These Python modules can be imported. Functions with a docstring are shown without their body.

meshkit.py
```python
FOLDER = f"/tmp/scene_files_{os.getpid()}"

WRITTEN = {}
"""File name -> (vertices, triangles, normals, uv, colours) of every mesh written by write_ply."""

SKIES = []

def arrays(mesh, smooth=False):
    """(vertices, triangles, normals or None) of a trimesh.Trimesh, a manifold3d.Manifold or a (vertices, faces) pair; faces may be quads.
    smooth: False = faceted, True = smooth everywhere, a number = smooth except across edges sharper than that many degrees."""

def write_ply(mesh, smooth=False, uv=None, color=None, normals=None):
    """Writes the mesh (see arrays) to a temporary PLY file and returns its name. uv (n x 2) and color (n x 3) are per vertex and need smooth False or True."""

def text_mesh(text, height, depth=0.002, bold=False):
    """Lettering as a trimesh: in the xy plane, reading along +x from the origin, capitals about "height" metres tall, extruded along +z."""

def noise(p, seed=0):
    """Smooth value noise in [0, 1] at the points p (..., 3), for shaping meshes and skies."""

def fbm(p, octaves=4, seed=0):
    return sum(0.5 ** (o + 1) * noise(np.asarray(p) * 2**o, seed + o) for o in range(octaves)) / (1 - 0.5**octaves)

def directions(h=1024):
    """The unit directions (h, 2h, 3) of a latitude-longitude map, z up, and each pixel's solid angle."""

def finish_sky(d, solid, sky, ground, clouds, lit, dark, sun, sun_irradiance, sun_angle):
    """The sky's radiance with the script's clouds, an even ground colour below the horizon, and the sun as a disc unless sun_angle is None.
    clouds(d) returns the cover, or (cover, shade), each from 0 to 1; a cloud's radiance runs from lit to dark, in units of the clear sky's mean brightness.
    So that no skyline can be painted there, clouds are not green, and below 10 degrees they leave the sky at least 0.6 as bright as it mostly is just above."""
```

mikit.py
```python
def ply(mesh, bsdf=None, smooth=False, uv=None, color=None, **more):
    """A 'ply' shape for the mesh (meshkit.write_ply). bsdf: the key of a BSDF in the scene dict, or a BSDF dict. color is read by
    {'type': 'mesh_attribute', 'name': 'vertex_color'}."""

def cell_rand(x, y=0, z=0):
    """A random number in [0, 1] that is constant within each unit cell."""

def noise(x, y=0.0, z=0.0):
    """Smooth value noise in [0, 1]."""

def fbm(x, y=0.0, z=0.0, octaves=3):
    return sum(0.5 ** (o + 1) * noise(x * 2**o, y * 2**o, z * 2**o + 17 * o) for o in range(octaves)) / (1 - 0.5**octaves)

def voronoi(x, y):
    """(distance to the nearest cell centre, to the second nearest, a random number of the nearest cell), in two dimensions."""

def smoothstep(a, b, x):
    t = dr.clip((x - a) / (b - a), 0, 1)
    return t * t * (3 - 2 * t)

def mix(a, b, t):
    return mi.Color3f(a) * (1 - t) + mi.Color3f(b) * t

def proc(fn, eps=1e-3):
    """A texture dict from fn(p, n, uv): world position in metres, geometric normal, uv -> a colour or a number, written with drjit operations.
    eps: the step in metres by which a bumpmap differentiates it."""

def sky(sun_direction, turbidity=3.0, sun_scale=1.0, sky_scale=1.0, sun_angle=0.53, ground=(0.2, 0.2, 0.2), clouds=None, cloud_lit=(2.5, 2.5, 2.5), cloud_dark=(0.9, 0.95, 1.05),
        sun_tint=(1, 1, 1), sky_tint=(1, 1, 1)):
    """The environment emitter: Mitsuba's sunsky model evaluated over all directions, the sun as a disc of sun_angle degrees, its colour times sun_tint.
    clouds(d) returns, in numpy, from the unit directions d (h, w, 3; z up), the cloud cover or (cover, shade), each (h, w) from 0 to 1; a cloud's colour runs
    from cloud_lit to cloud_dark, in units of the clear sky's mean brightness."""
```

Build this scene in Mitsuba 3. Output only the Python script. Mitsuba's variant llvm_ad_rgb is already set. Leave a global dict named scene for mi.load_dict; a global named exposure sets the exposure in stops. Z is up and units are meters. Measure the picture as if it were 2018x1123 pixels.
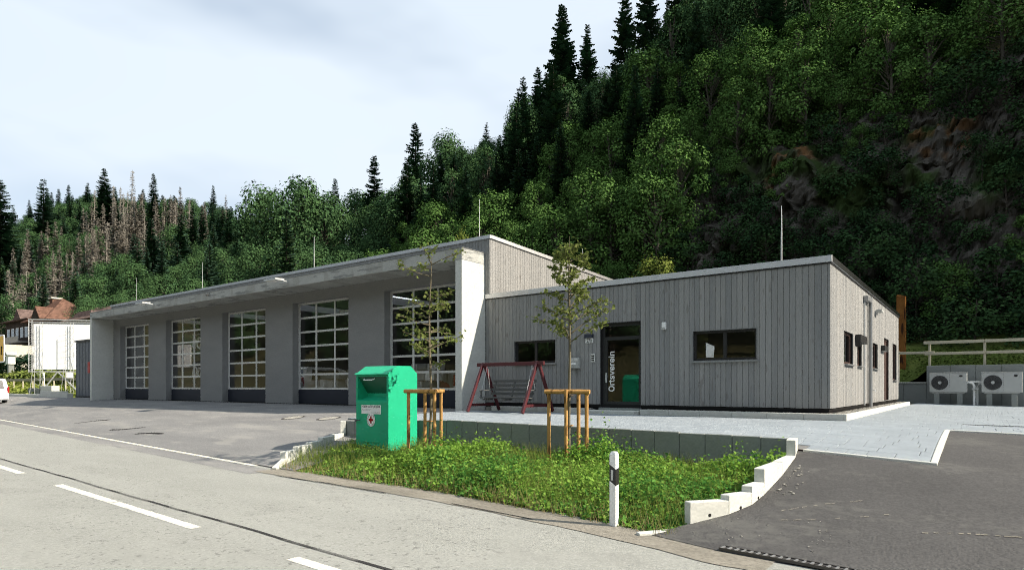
import math
import numpy as np
import trimesh
import drjit as dr
import mitsuba as mi
import mikit
import meshkit
from mikit import proc, noise, fbm, smoothstep, mix, voronoi, cell_rand

T = mi.ScalarTransform4f
scene, labels = {}, {}

# ------------------------------------------------------------------ camera, sky, exposure
# x runs along the facades to the right, y goes back from the street into the hill, z is up; (0, 0) is the front right corner of the annex
EYE = (3.18, -17.99, 1.87)
scene['camera'] = {'type': 'perspective', 'fov': 78.3, 'fov_axis': 'x', 'near_clip': 0.1, 'far_clip': 3000.0, 'principal_point_offset_y': -0.1785,
                   'to_world': T().look_at(origin=EYE, target=(EYE[0] - 0.6, EYE[1] + 0.8, EYE[2]), up=(0, 0, 1))}
SUN = (1.30, 0.36, 1.0)
exposure = 2.1


def thin_cloud(d):
    p = d * np.array([2.2, 2.2, 5.0])
    f = meshkit.fbm(p + 3.1, 5, 4)
    g = meshkit.fbm(d * np.array([1.1, 1.1, 2.6]) + 9.0, 3, 8)
    cover = 0.62 + 0.5 * np.clip((f - 0.36) / 0.3, 0, 1)
    return np.clip(cover, 0, 0.97), np.clip((0.62 - g) / 0.4, 0, 1) * 0.5


scene['sky'] = mikit.sky(SUN, turbidity=2.4, sun_scale=1.25, clouds=thin_cloud, cloud_lit=(2.66, 2.95, 3.22), cloud_dark=(2.0, 2.36, 2.8), sun_tint=(1.10, 1.21, 1.42), ground=(0.15, 0.16, 0.12))


# ------------------------------------------------------------------ helpers
def ply(mesh, bsdf, **k):
    return mikit.ply(mesh, 'mat_' + bsdf, **k)


class MB:
    """Collects shapes into one mesh."""

    def __init__(s):
        s.v, s.f, s.c, s.n = [], [], [], 0

    def add(s, v, f, c=None):
        v, f = np.asarray(v, float), np.asarray(f, int)
        if f.shape[1] == 4:
            f = np.vstack([f[:, [0, 1, 2]], f[:, [0, 2, 3]]])
        s.v.append(v)
        s.f.append(f + s.n)
        s.n += len(v)
        if c is not None:
            s.c.append(np.broadcast_to(np.asarray(c, float), (len(v), 3)))
        return s

    def box(s, x0, x1, y0, y1, z0, z1, c=0.0):
        lo, hi = np.array([x0, y0, z0], float), np.array([x1, y1, z1], float)
        if c:
            pts = []
            for i in (0, 1):
                for j in (0, 1):
                    for k in (0, 1):
                        p = np.array([(lo, hi)[i][0], (lo, hi)[j][1], (lo, hi)[k][2]])
                        sg = np.array([1 - 2 * i, 1 - 2 * j, 1 - 2 * k])
                        for ax in range(3):
                            q = p + sg * c
                            q[ax] = p[ax]
                            pts.append(q)
            return s.hull(pts)
        v = np.array([[(lo, hi)[i][0], (lo, hi)[j][1], (lo, hi)[k][2]] for i in (0, 1) for j in (0, 1) for k in (0, 1)])
        return s.add(v, [[0, 1, 3, 2], [4, 6, 7, 5], [0, 4, 5, 1], [2, 3, 7, 6], [0, 2, 6, 4], [1, 5, 7, 3]])

    def hull(s, pts):
        h = trimesh.convex.convex_hull(np.asarray(pts, float))
        return s.add(h.vertices, h.faces)

    def bar(s, p0, p1, w, h, up=(0, 0, 1), c=0.0):
        """A square bar from p0 to p1, w wide and h deep."""
        p0, p1 = np.asarray(p0, float), np.asarray(p1, float)
        t = p1 - p0
        L = np.linalg.norm(t)
        t /= L
        a = np.cross(t, up)
        if np.linalg.norm(a) < 1e-6:
            a = np.cross(t, [1, 0, 0])
        a /= np.linalg.norm(a)
        b = np.cross(a, t)
        m = MB().box(0, L, -w / 2, w / 2, -h / 2, h / 2, c)
        R = np.stack([t, a, b], 1)
        for v, f in zip(m.v, m.f):
            s.add(v @ R.T + p0, f)
        return s

    def tube(s, pts, radii, sides=8, c=None):
        p = np.asarray(pts, float)
        radii = np.broadcast_to(np.asarray(radii, float), (len(p),))
        t = np.gradient(p, axis=0)
        t /= np.linalg.norm(t, axis=1, keepdims=True) + 1e-12
        a = np.cross(t, np.where(np.abs(t[:, 2:]) < 0.9, [0, 0, 1.0], [1.0, 0, 0]))
        a /= np.linalg.norm(a, axis=1, keepdims=True) + 1e-12
        b = np.cross(t, a)
        th = np.arange(sides) * 2 * np.pi / sides
        v = p[:, None] + radii[:, None, None] * (np.cos(th)[None, :, None] * a[:, None] + np.sin(th)[None, :, None] * b[:, None])
        n = len(p)
        i, j = np.meshgrid(np.arange(n - 1), np.arange(sides), indexing='ij')
        q = np.stack([i * sides + j, i * sides + (j + 1) % sides, (i + 1) * sides + (j + 1) % sides, (i + 1) * sides + j], -1).reshape(-1, 4)
        f = np.vstack([q[:, [0, 1, 2]], q[:, [0, 2, 3]]])
        v = np.vstack([v.reshape(-1, 3), p[:1], p[-1:]])
        k = np.arange(sides)
        f = np.vstack([f, np.stack([(k + 1) % sides, k, k * 0 + n * sides], 1), np.stack([(n - 1) * sides + k, (n - 1) * sides + (k + 1) % sides, k * 0 + n * sides + 1], 1)])
        return s.add(v, f, c)

    def prism(s, poly, ax, lo, hi):
        """A polygon (list of 2-D points, convex) extruded along axis ax from lo to hi."""
        o = [i for i in range(3) if i != ax]
        pts = []
        for w in (lo, hi):
            for q in poly:
                p = [0, 0, 0]
                p[o[0]], p[o[1]], p[ax] = q[0], q[1], w
                pts.append(p)
        return s.hull(pts)

    def quad(s, *p):
        return s.add(p, [[0, 1, 2, 3]])

    def mesh(s):
        return np.vstack(s.v), np.vstack(s.f)

    def colors(s):
        return np.vstack(s.c)


def numbered(name):
    def used(k):
        return k in scene or k in labels or any(x.startswith(k + '__') for x in (scene if len(scene) < 50 else ()))
    if name not in COUNT:
        COUNT[name] = 0
        return name
    COUNT[name] += 1
    return f'{name}_{COUNT[name]:03d}'


COUNT = {}


def put(name, m, bsdf, parent=None, smooth=False, label=None, cat=None, group=None, kind=None, color=False, to_world=None):
    """One entry of the scene; m is an MB, a mesh or a ready shape dict."""
    key = numbered(f'{parent}__{name}' if parent else name)
    if isinstance(m, dict):
        scene[key] = dict(m)
    else:
        col = m.colors() if isinstance(m, MB) and color else None
        scene[key] = ply(m.mesh() if isinstance(m, MB) else m, bsdf, smooth=smooth, color=col)
    if to_world is not None:
        scene[key]['to_world'] = to_world
    tag(key, label, cat, group, kind)
    return key


def tag(key, label=None, cat=None, group=None, kind=None):
    d = {k: v for k, v in (('label', label), ('category', cat), ('group', group), ('kind', kind)) if v}
    if d:
        labels[key] = d
    return key


def thing(name, label, cat, group=None):
    return tag(numbered(name), label, cat, group)


def wall_with_holes(m, axis, lo, hi, z0, z1, d0, d1, holes):
    """A wall along x (axis 0) or y (axis 1) from lo to hi with rectangular holes (a0, a1, b0, b1)."""
    xs = sorted({lo, hi, *[h[0] for h in holes], *[h[1] for h in holes]})
    for a0, a1 in zip(xs, xs[1:]):
        cuts = sorted((h[2], h[3]) for h in holes if h[0] <= a0 + 1e-6 and h[1] >= a1 - 1e-6)
        z = z0
        for b0, b1 in cuts + [(z1, z1)]:
            if b0 > z + 1e-6:
                if axis == 0:
                    m.box(a0, a1, d0, d1, z, b0)
                else:
                    m.box(d0, d1, a0, a1, z, b0)
            z = b1
    return m


def rng(seed):
    return np.random.default_rng(seed)


# ------------------------------------------------------------------ materials
def rgb(*c):
    return {'type': 'rgb', 'value': list(c)}


def two(b):
    return {'type': 'twosided', 'bsdf': b}


def diffuse(c):
    return two({'type': 'diffuse', 'reflectance': c if isinstance(c, dict) else rgb(*c)})


def princ(c, rough=0.6, **k):
    return two({'type': 'principled', 'base_color': c if isinstance(c, dict) else rgb(*c), 'roughness': rough, **k})


def road_col(p, n, uv):
    g = fbm(p.x * 38, p.y * 38, 0, 3)
    b = fbm(p.x * 0.7, p.y * 2.2, 3, 4)
    stone = smoothstep(0.7, 0.86, noise(p.x * 60, p.y * 60, 5))
    c = mix((0.25, 0.257, 0.24), (0.30, 0.308, 0.288), b)
    c = c * (0.82 + 0.32 * g)
    dark = smoothstep(0.80, 0.88, noise(p.x * 24, p.y * 24, 9)) * smoothstep(0.35, 0.6, fbm(p.x * 0.6, p.y * 0.6, 6, 3))
    oil = smoothstep(0.64, 0.74, fbm(p.x * 1.1 + 8, p.y * 1.6, 2, 4))
    c = mix(c, (0.13, 0.13, 0.125), dark * 0.6 + oil * 0.12)
    return mix(c, (0.36, 0.36, 0.35), stone * 0.5)


def yard_col(p, n, uv):
    g = fbm(p.x * 30, p.y * 30, 0, 3)
    b = fbm(p.x * 0.45, p.y * 1.5, 7, 4)
    s = smoothstep(0.55, 0.8, fbm(p.x * 0.8 + p.y * 0.5, p.y * 3.2, 1, 4))
    c = mix((0.165, 0.167, 0.17), (0.25, 0.25, 0.247), b) * (0.8 + 0.4 * g)
    return mix(c, (0.31, 0.305, 0.285), s * 0.45)


def drive_col(p, n, uv):
    g = fbm(p.x * 45, p.y * 45, 0, 3)
    b = fbm(p.x * 0.9, p.y * 0.9, 2, 5)
    dust = smoothstep(0.50, 0.75, 0.62 * fbm(p.x * 0.7 + 3, p.y * 1.2, 4, 6) + 0.38 * fbm(p.x * 9, p.y * 14, 2, 4))
    c = mix((0.066, 0.066, 0.067), (0.105, 0.104, 0.104), b) * (0.75 + 0.5 * g)
    return mix(c, (0.15, 0.15, 0.14), dust * 0.5)


def drive_bump(p, n, uv):
    return fbm(p.x * 45, p.y * 45, 0, 2) * 0.008


def concrete(base, dark, s=1.0, spot=0.5):
    def fn(p, n, uv):
        a = fbm(p.x * 0.9 * s, p.y * 0.9 * s, p.z * 1.6 * s, 4)
        g = fbm(p.x * 25 * s, p.y * 25 * s, p.z * 25 * s, 2)
        st = smoothstep(0.55, 0.72, fbm(p.x * 1.7 * s + 5, p.y * 2 * s, p.z * 5 * s, 4))
        return mix(mix(base, dark, a), dark, st * spot) * (0.88 + 0.24 * g)
    return fn


def fascia_col(p, n, uv):
    a = fbm(p.x * 0.8, p.y, p.z * 2.5, 4)
    st = smoothstep(0.58, 0.68, fbm(p.x * 1.3 + 5, p.y * 2, p.z * 7, 5))
    run = smoothstep(0.62, 0.75, noise(p.x * 4.0, 1.0, p.z * 0.8))
    g = fbm(p.x * 25, p.y * 25, p.z * 25, 2)
    c = mix((0.44, 0.45, 0.43), (0.33, 0.34, 0.33), a)
    c = mix(c, (0.17, 0.18, 0.18), st * 0.75)
    return mix(c, (0.27, 0.27, 0.25), run * 0.45) * (0.85 + 0.3 * g)


def wood_fn(base, dark, k):
    def fn(p, n, uv):
        h = p.x + p.y
        board = cell_rand(dr.floor(h / 0.155 + 0.5) + k, 3, k)
        g = fbm(h * 55 + k, p.z * 2.2, board * 9, 4)
        kn = smoothstep(0.86, 0.93, noise(h * 12 + k, p.z * 3.2 + board * 20, 4))
        wt = smoothstep(0.45, 0.75, fbm(h * 6, p.z * 0.7, 8 + k, 3))
        c = mix(base, dark, g * 0.8)
        c = mix(c, (0.29, 0.285, 0.275), wt * 0.25)
        return mix(c, (0.15, 0.14, 0.13), kn * 0.55) * (0.93 + 0.14 * board)
    return fn


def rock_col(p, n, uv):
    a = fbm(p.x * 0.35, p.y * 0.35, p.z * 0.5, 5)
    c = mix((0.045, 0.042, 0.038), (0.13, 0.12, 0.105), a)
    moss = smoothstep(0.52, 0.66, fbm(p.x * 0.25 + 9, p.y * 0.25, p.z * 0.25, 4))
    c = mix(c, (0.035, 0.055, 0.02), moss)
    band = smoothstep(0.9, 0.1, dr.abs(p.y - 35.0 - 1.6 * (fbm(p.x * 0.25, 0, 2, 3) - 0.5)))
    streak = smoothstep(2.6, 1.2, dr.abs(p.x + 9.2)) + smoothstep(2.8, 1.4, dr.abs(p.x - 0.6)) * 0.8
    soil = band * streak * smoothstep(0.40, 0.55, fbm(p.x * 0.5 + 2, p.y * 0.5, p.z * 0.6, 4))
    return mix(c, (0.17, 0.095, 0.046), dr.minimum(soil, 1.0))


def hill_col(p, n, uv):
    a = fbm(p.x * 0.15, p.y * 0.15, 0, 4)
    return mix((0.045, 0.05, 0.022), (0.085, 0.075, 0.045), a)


def lawn_col(p, n, uv):
    a = fbm(p.x * 0.5, p.y * 0.5, 0, 4)
    g = fbm(p.x * 9, p.y * 9, 0, 3)
    c = mix((0.11, 0.16, 0.03), (0.21, 0.235, 0.06), a)
    return c * (0.6 + 0.8 * g)


def turf_col(p, n, uv):
    a = fbm(p.x * 0.7, p.y * 0.9, 0, 4)
    g = fbm(p.x * 10, p.y * 10, 0, 3)
    c = mix((0.05, 0.075, 0.02), (0.115, 0.14, 0.04), a)
    return c * (0.75 + 0.5 * g)


def soil_col(p, n, uv):
    g = fbm(p.x * 20, p.y * 20, 0, 4)
    return mix((0.05, 0.045, 0.03), (0.12, 0.10, 0.07), g)


def shoulder_col(p, n, uv):
    g = fbm(p.x * 30, p.y * 30, 0, 3)
    b = fbm(p.x * 1.2, p.y * 3, 0, 4)
    return mix((0.15, 0.14, 0.12), (0.27, 0.255, 0.22), b) * (0.7 + 0.6 * g)


def slab_col(p, n, uv):
    b = fbm(p.x * 1.3, p.y * 1.3, 4, 4)
    g = fbm(p.x * 40, p.y * 40, 0, 2)
    ce = cell_rand(dr.floor(p.x * 2.5), dr.floor(p.y * 2.5), 5)
    return mix((0.235, 0.268, 0.295), (0.28, 0.315, 0.345), b) * (0.88 + 0.12 * g + 0.1 * ce)


def stake_col(p, n, uv):
    g = fbm(p.x * 30, p.y * 30, p.z * 3, 3)
    b = smoothstep(0.58, 0.66, fbm(p.x * 18 + 4, p.y * 18, p.z * 5, 3))
    return mix(mix((0.50, 0.30, 0.115), (0.36, 0.20, 0.075), g), (0.13, 0.075, 0.03), b * 0.8)


def green_col(p, n, uv):
    b = fbm(p.x * 2.5, p.y * 2.5, p.z * 2.5, 4)
    sc = smoothstep(0.72, 0.8, fbm(p.x * 9, p.y * 9, p.z * 22, 3))
    c = mix((0.012, 0.38, 0.205), (0.009, 0.33, 0.17), b)
    return mix(c, (0.10, 0.42, 0.28), sc * 0.5)


def rust_col(p, n, uv):
    a = fbm(p.x * 4, p.y * 4, p.z * 2.5, 4)
    c = mix((0.24, 0.115, 0.035), (0.10, 0.036, 0.013), a)
    return mix(c, (0.04, 0.02, 0.012), smoothstep(0.62, 0.7, fbm(p.x * 6, p.y * 6, p.z * 1.2, 3)))


def roof_tile_col(p, n, uv):
    row = cell_rand(dr.floor(p.z * 3.2), dr.floor((p.x + p.y) * 2.5), 3)
    a = fbm(p.x * 0.4, p.y * 0.4, p.z * 0.4, 3)
    return mix((0.15, 0.082, 0.06), (0.115, 0.072, 0.056), a) * (0.75 + 0.5 * row)


def old_tile_col(p, n, uv):
    row = cell_rand(dr.floor(p.z * 3.2), dr.floor((p.x + p.y) * 2.5), 3)
    a = fbm(p.x * 0.4, p.y * 0.4, p.z * 0.4, 3)
    return mix((0.105, 0.075, 0.07), (0.155, 0.115, 0.10), a) * (0.75 + 0.5 * row)


def shingle_col(p, n, uv):
    row = cell_rand(dr.floor(p.z * 4), dr.floor((p.x + p.y) * 4), 6)
    return mix((0.05, 0.04, 0.035), (0.085, 0.07, 0.06), row)


def hedge_col(p, n, uv):
    g = fbm(p.x * 3, p.y * 3, p.z * 3, 4)
    return mix((0.012, 0.03, 0.02), (0.04, 0.075, 0.045), g)


VC = {'type': 'mesh_attribute', 'name': 'vertex_color'}
M = {
    'road_asphalt': diffuse(proc(road_col)), 'yard_asphalt': diffuse(proc(yard_col)),
    'drive_asphalt': two({'type': 'bumpmap', 'nested_texture': proc(drive_bump, 3e-3), 'scale': 1.0, 'bsdf': {'type': 'diffuse', 'reflectance': proc(drive_col)}}),
    'line_paint': diffuse(proc(lambda p, n, uv: mix((0.66, 0.65, 0.58), (0.50, 0.49, 0.44), smoothstep(0.48, 0.72, fbm(p.x * 14, p.y * 14, 0, 4))))),
    'tar': diffuse((0.035, 0.035, 0.035)), 'old_tar': diffuse(proc(lambda p, n, uv: mix((0.045, 0.045, 0.045), (0.13, 0.13, 0.125), smoothstep(0.4, 0.7, fbm(p.x * 2.5, p.y * 2.5, 0, 4))))),
    'white_concrete': diffuse(proc(concrete((0.60, 0.61, 0.57), (0.47, 0.48, 0.45), 1.5, 0.3))),
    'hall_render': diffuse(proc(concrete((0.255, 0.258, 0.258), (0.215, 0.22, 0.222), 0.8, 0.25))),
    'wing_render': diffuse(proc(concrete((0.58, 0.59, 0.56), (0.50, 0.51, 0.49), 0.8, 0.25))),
    'fascia_concrete': diffuse(proc(fascia_col)),
    'wall_concrete': diffuse(proc(concrete((0.25, 0.265, 0.255), (0.185, 0.20, 0.193), 1.2, 0.35))),
    'timber': diffuse(proc(wood_fn((0.265, 0.268, 0.265), (0.205, 0.21, 0.21), 0))),
    'timber_b': diffuse(proc(wood_fn((0.245, 0.25, 0.25), (0.185, 0.19, 0.193), 11))),
    'timber_c': diffuse(proc(wood_fn((0.285, 0.285, 0.28), (0.22, 0.224, 0.222), 23))),
    'joint': diffuse((0.022, 0.022, 0.022)),
    'roof_trim': two({'type': 'roughconductor', 'material': 'Al', 'alpha': 0.35, 'specular_reflectance': rgb(0.62, 0.64, 0.66)}),
    'zinc': princ((0.30, 0.31, 0.32), 0.4, metallic=0.6),
    'aluminium': princ((0.62, 0.63, 0.62), 0.35, metallic=0.3),
    'galvanised': princ((0.55, 0.57, 0.58), 0.4, metallic=0.55),
    'gate_panel': princ((0.018, 0.022, 0.034), 0.55, specular=0.25),
    'dark_frame': princ((0.018, 0.018, 0.020), 0.4),
    'brown_frame': princ((0.05, 0.03, 0.026), 0.45),
    'opal': {'type': 'principledthin', 'base_color': rgb(0.68, 0.78, 0.88), 'roughness': 0.6, 'diff_trans': 1.5},
    'glass': {'type': 'thindielectric', 'int_ior': 1.65},
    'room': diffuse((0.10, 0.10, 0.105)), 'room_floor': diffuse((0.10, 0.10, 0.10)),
    'dark_red_paint': princ(proc(lambda p, n, uv: mix((0.085, 0.012, 0.016), (0.05, 0.008, 0.011), fbm(p.x * 9, p.y * 9, p.z * 4, 3))), 0.5),
    'bench_wood': diffuse(proc(lambda p, n, uv: mix((0.085, 0.088, 0.088), (0.14, 0.14, 0.135), fbm(p.x * 3, p.y * 30, p.z * 30, 3)))),
    'paving': diffuse(proc(slab_col)), 'paving_bed': diffuse((0.17, 0.172, 0.17)),
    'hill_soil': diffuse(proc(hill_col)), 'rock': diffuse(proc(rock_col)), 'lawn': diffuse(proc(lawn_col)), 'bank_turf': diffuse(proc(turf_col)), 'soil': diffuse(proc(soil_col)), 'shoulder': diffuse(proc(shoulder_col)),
    'pebble': diffuse(proc(lambda p, n, uv: mix((0.13, 0.13, 0.125), (0.36, 0.35, 0.32), cell_rand(dr.floor(p.x * 18), dr.floor(p.y * 18), 2)))),
    'green_paint': princ(proc(green_col), 0.5, specular=0.3), 'green_dark': princ((0.010, 0.095, 0.055), 0.4),
    'white_paint': princ((0.75, 0.76, 0.75), 0.4), 'black_plastic': princ((0.015, 0.015, 0.016), 0.45), 'grey_plastic': princ((0.34, 0.35, 0.34), 0.5),
    'red_print': diffuse((0.30, 0.02, 0.02)), 'black_print': diffuse((0.02, 0.02, 0.02)), 'grey_print': diffuse((0.30, 0.31, 0.31)), 'red_plastic': princ((0.35, 0.03, 0.03), 0.4),
    'stake_wood': diffuse(proc(stake_col)),
    'fence_wood': diffuse(proc(lambda p, n, uv: mix((0.46, 0.43, 0.33), (0.33, 0.31, 0.24), fbm(p.x * 5, p.y * 20, p.z * 20, 3)))),
    'leaf': {'type': 'principledthin', 'base_color': VC, 'roughness': 0.55, 'diff_trans': 0.7},
    'foliage': diffuse(VC), 'bark': diffuse(proc(lambda p, n, uv: mix((0.05, 0.042, 0.035), (0.13, 0.115, 0.10), fbm(p.x * 8, p.y * 8, p.z * 2, 3)))),
    'pale_bark': diffuse((0.12, 0.108, 0.09)), 'dead_bark': diffuse((0.27, 0.25, 0.215)), 'young_bark': diffuse((0.16, 0.14, 0.10)),
    'pump_case': princ((0.36, 0.37, 0.36), 0.5), 'mesh_dark': princ((0.05, 0.052, 0.055), 0.5),
    'rust': diffuse(proc(rust_col)), 'cast_iron': princ((0.07, 0.065, 0.06), 0.5, metallic=0.4), 'cover_fill': diffuse((0.33, 0.32, 0.29)),
    'cream_wall': diffuse((0.55, 0.52, 0.45)), 'grey_wall': diffuse((0.32, 0.31, 0.29)), 'shingles': diffuse(proc(shingle_col)), 'red_tiles': diffuse(proc(roof_tile_col)), 'old_tiles': diffuse(proc(old_tile_col)),
    'screen_sheet': diffuse((0.80, 0.82, 0.82)), 'yellow_sign': princ((0.72, 0.40, 0.012), 0.4), 'hedge': diffuse(proc(hedge_col)),
    'car_paint': princ((0.62, 0.64, 0.66), 0.25, clearcoat=0.6), 'car_glass': princ((0.02, 0.024, 0.03), 0.08), 'tyre': diffuse((0.02, 0.02, 0.02)), 'lamp_red': princ((0.35, 0.015, 0.015), 0.25),
    'shed_panel': princ((0.115, 0.125, 0.14), 0.55), 'amber_print': diffuse((0.10, 0.07, 0.01)),
}
for k, v in M.items():
    scene['mat_' + k] = v

# ------------------------------------------------------------------ ground heights
KX = np.array([-460, -330, -238, -185, -140, -111, -91, -66, -52, -30, -14, 0, 20, 45, 80, 140, 260.0])
KY = np.array([-420, -170, -80, -42, -16, -8, 0, 10, 20.5, 27, 36, 50, 75, 100, 160, 300.0])
KZ = np.array([
    [-.2, .2, 1, 3, 5.5, 9, 18, 46, 74, 84, 92, 96],
    [-.2, .2, 1, 3, 5.5, 8, 16, 40, 66, 76, 82, 86],
    [-.2, .2, 1, 3, 5.5, 7, 13, 32, 53, 58, 62, 64],
    [-.2, .2, 1, 3, 5.5, 7, 11, 23, 40, 45, 48, 50],
    [-.2, .2, 1, 3, 5.5, 6.5, 9, 16, 29, 33, 36, 38],
    [-.2, .2, 1, 3, 5, 6, 7.5, 12, 21, 25, 28, 30],
    [-.2, .2, 1, 2.8, 4.5, 5.5, 8, 13, 25, 29, 32, 33],
    [-.2, .2, .9, 2.2, 3, 4, 8, 18, 37, 42, 45, 46],
    [-.3, -.3, -.3, -.3, -.3, 4, 11, 23, 43, 50, 54, 56],
    [-.3, -.3, -.3, -.3, -.3, 5, 14, 28, 50, 58, 62, 64],
    [-.3, -.3, -.3, -.3, -.3, 4, 19, 33, 54, 64, 70, 74],
    [-.3, -.3, -.3, -.3, -.3, 3.5, 20, 34, 56, 68, 76, 80],
    [-.3, -.3, -.3, -.3, -.3, 4.2, 33, 35, 55, 68, 78, 82],  # from here right an unseen spur, raised to shade the rock slope
    [-.3, -.3, -.1, 0, 1, 6, 37, 45, 66, 82, 92, 96],
    [-.3, -.3, 0, 1, 3, 9, 46, 58, 84, 102, 114, 118],
    [-.3, 0, 1, 3, 8, 16, 38, 64, 100, 118, 130, 134],
    [0, 1, 3, 8, 18, 30, 58, 90, 125, 142, 152, 156]])
KZ = np.hstack([np.repeat([[125, 62, 10, -.2]], len(KX), 0), KZ])      # the valley's other side, behind the camera


def smooth_lookup(K, q):
    i = np.clip(np.searchsorted(K, q) - 1, 0, len(K) - 2)
    t = np.clip((q - K[i]) / (K[i + 1] - K[i]), 0, 1)
    return i, t


def hill(x, y):
    x, y = np.asarray(x, float), np.asarray(y, float)
    i, t = smooth_lookup(KX, x)
    j, u = smooth_lookup(KY, y)
    t = t * t * (3 - 2 * t)
    z = KZ[i, j] * (1 - t) * (1 - u) + KZ[i + 1, j] * t * (1 - u) + KZ[i, j + 1] * (1 - t) * u + KZ[i + 1, j + 1] * t * u
    r = np.clip((y - 24) / 12, 0, 1)
    return z + r * 2.4 * (meshkit.fbm(np.stack([x * 0.07, y * 0.07, x * 0], -1), 3, 5) - 0.5)


def interp_poly(x, pts):
    return np.interp(x, [p[0] for p in pts], [p[1] for p in pts])


EDGE = [(-90, -2.2), (-41.6, -6.9), (-9.66, -9.84), (-4.4, -10.0), (-0.74, -10.5), (0.81, -10.93), (8, -11.6), (60, -16.5)]      # the road's edge, y over x


def edge(x):
    return interp_poly(x, EDGE)


def yard_z(x, y):
    e = edge(x)
    u = np.clip((np.asarray(y, float) - e) / (0 - e), 0, 1)
    return 0.005 + np.interp(u, [0, 0.28, 0.6, 0.9, 1.0], [0, 0.43, 0.78, 1.0, 1.03])


def smooth01(t):
    t = np.clip(t, 0, 1)
    return t * t * (3 - 2 * t)


def terrace_z(x, y):
    x, y = np.asarray(x, float), np.asarray(y, float)
    z = 1.03 + np.where(y < -0.5, 0.009 * (y + 0.5), 0)
    right = np.clip((x - 0.6) / 2.0, 0, 3)
    return z - right * np.where(y < -2, 0.045 + 0.055 * np.clip((-2 - y) / 4.5, 0, 1), 0.045) - np.where(y < -2, np.clip((-2 - y) / 4.5, 0, 1) ** 2 * 0.17 * smooth01((x + 1.2) / 2.0), 0)


def drive_z(x, y):
    x, y = np.asarray(x, float), np.asarray(y, float)
    e = edge(x) + 0.02
    top = terrace_z(np.maximum(x, 0.7), np.full_like(y, -6.5))
    low = np.interp(y, [-12, -6.5], [0, 1])
    s = np.clip((y - e) / (-6.5 - e), 0, 1)
    z1 = 0.01 + s * (top - 0.03)
    t = np.clip((y + 6.5) / 4.5, 0, 1)
    z2 = (top - 0.03) * (1 - t) + t * (terrace_z(np.maximum(x, 2.6), np.full_like(y, -1.99)) - 0.02)
    return np.where(y < -6.5, z1, z2)


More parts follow.
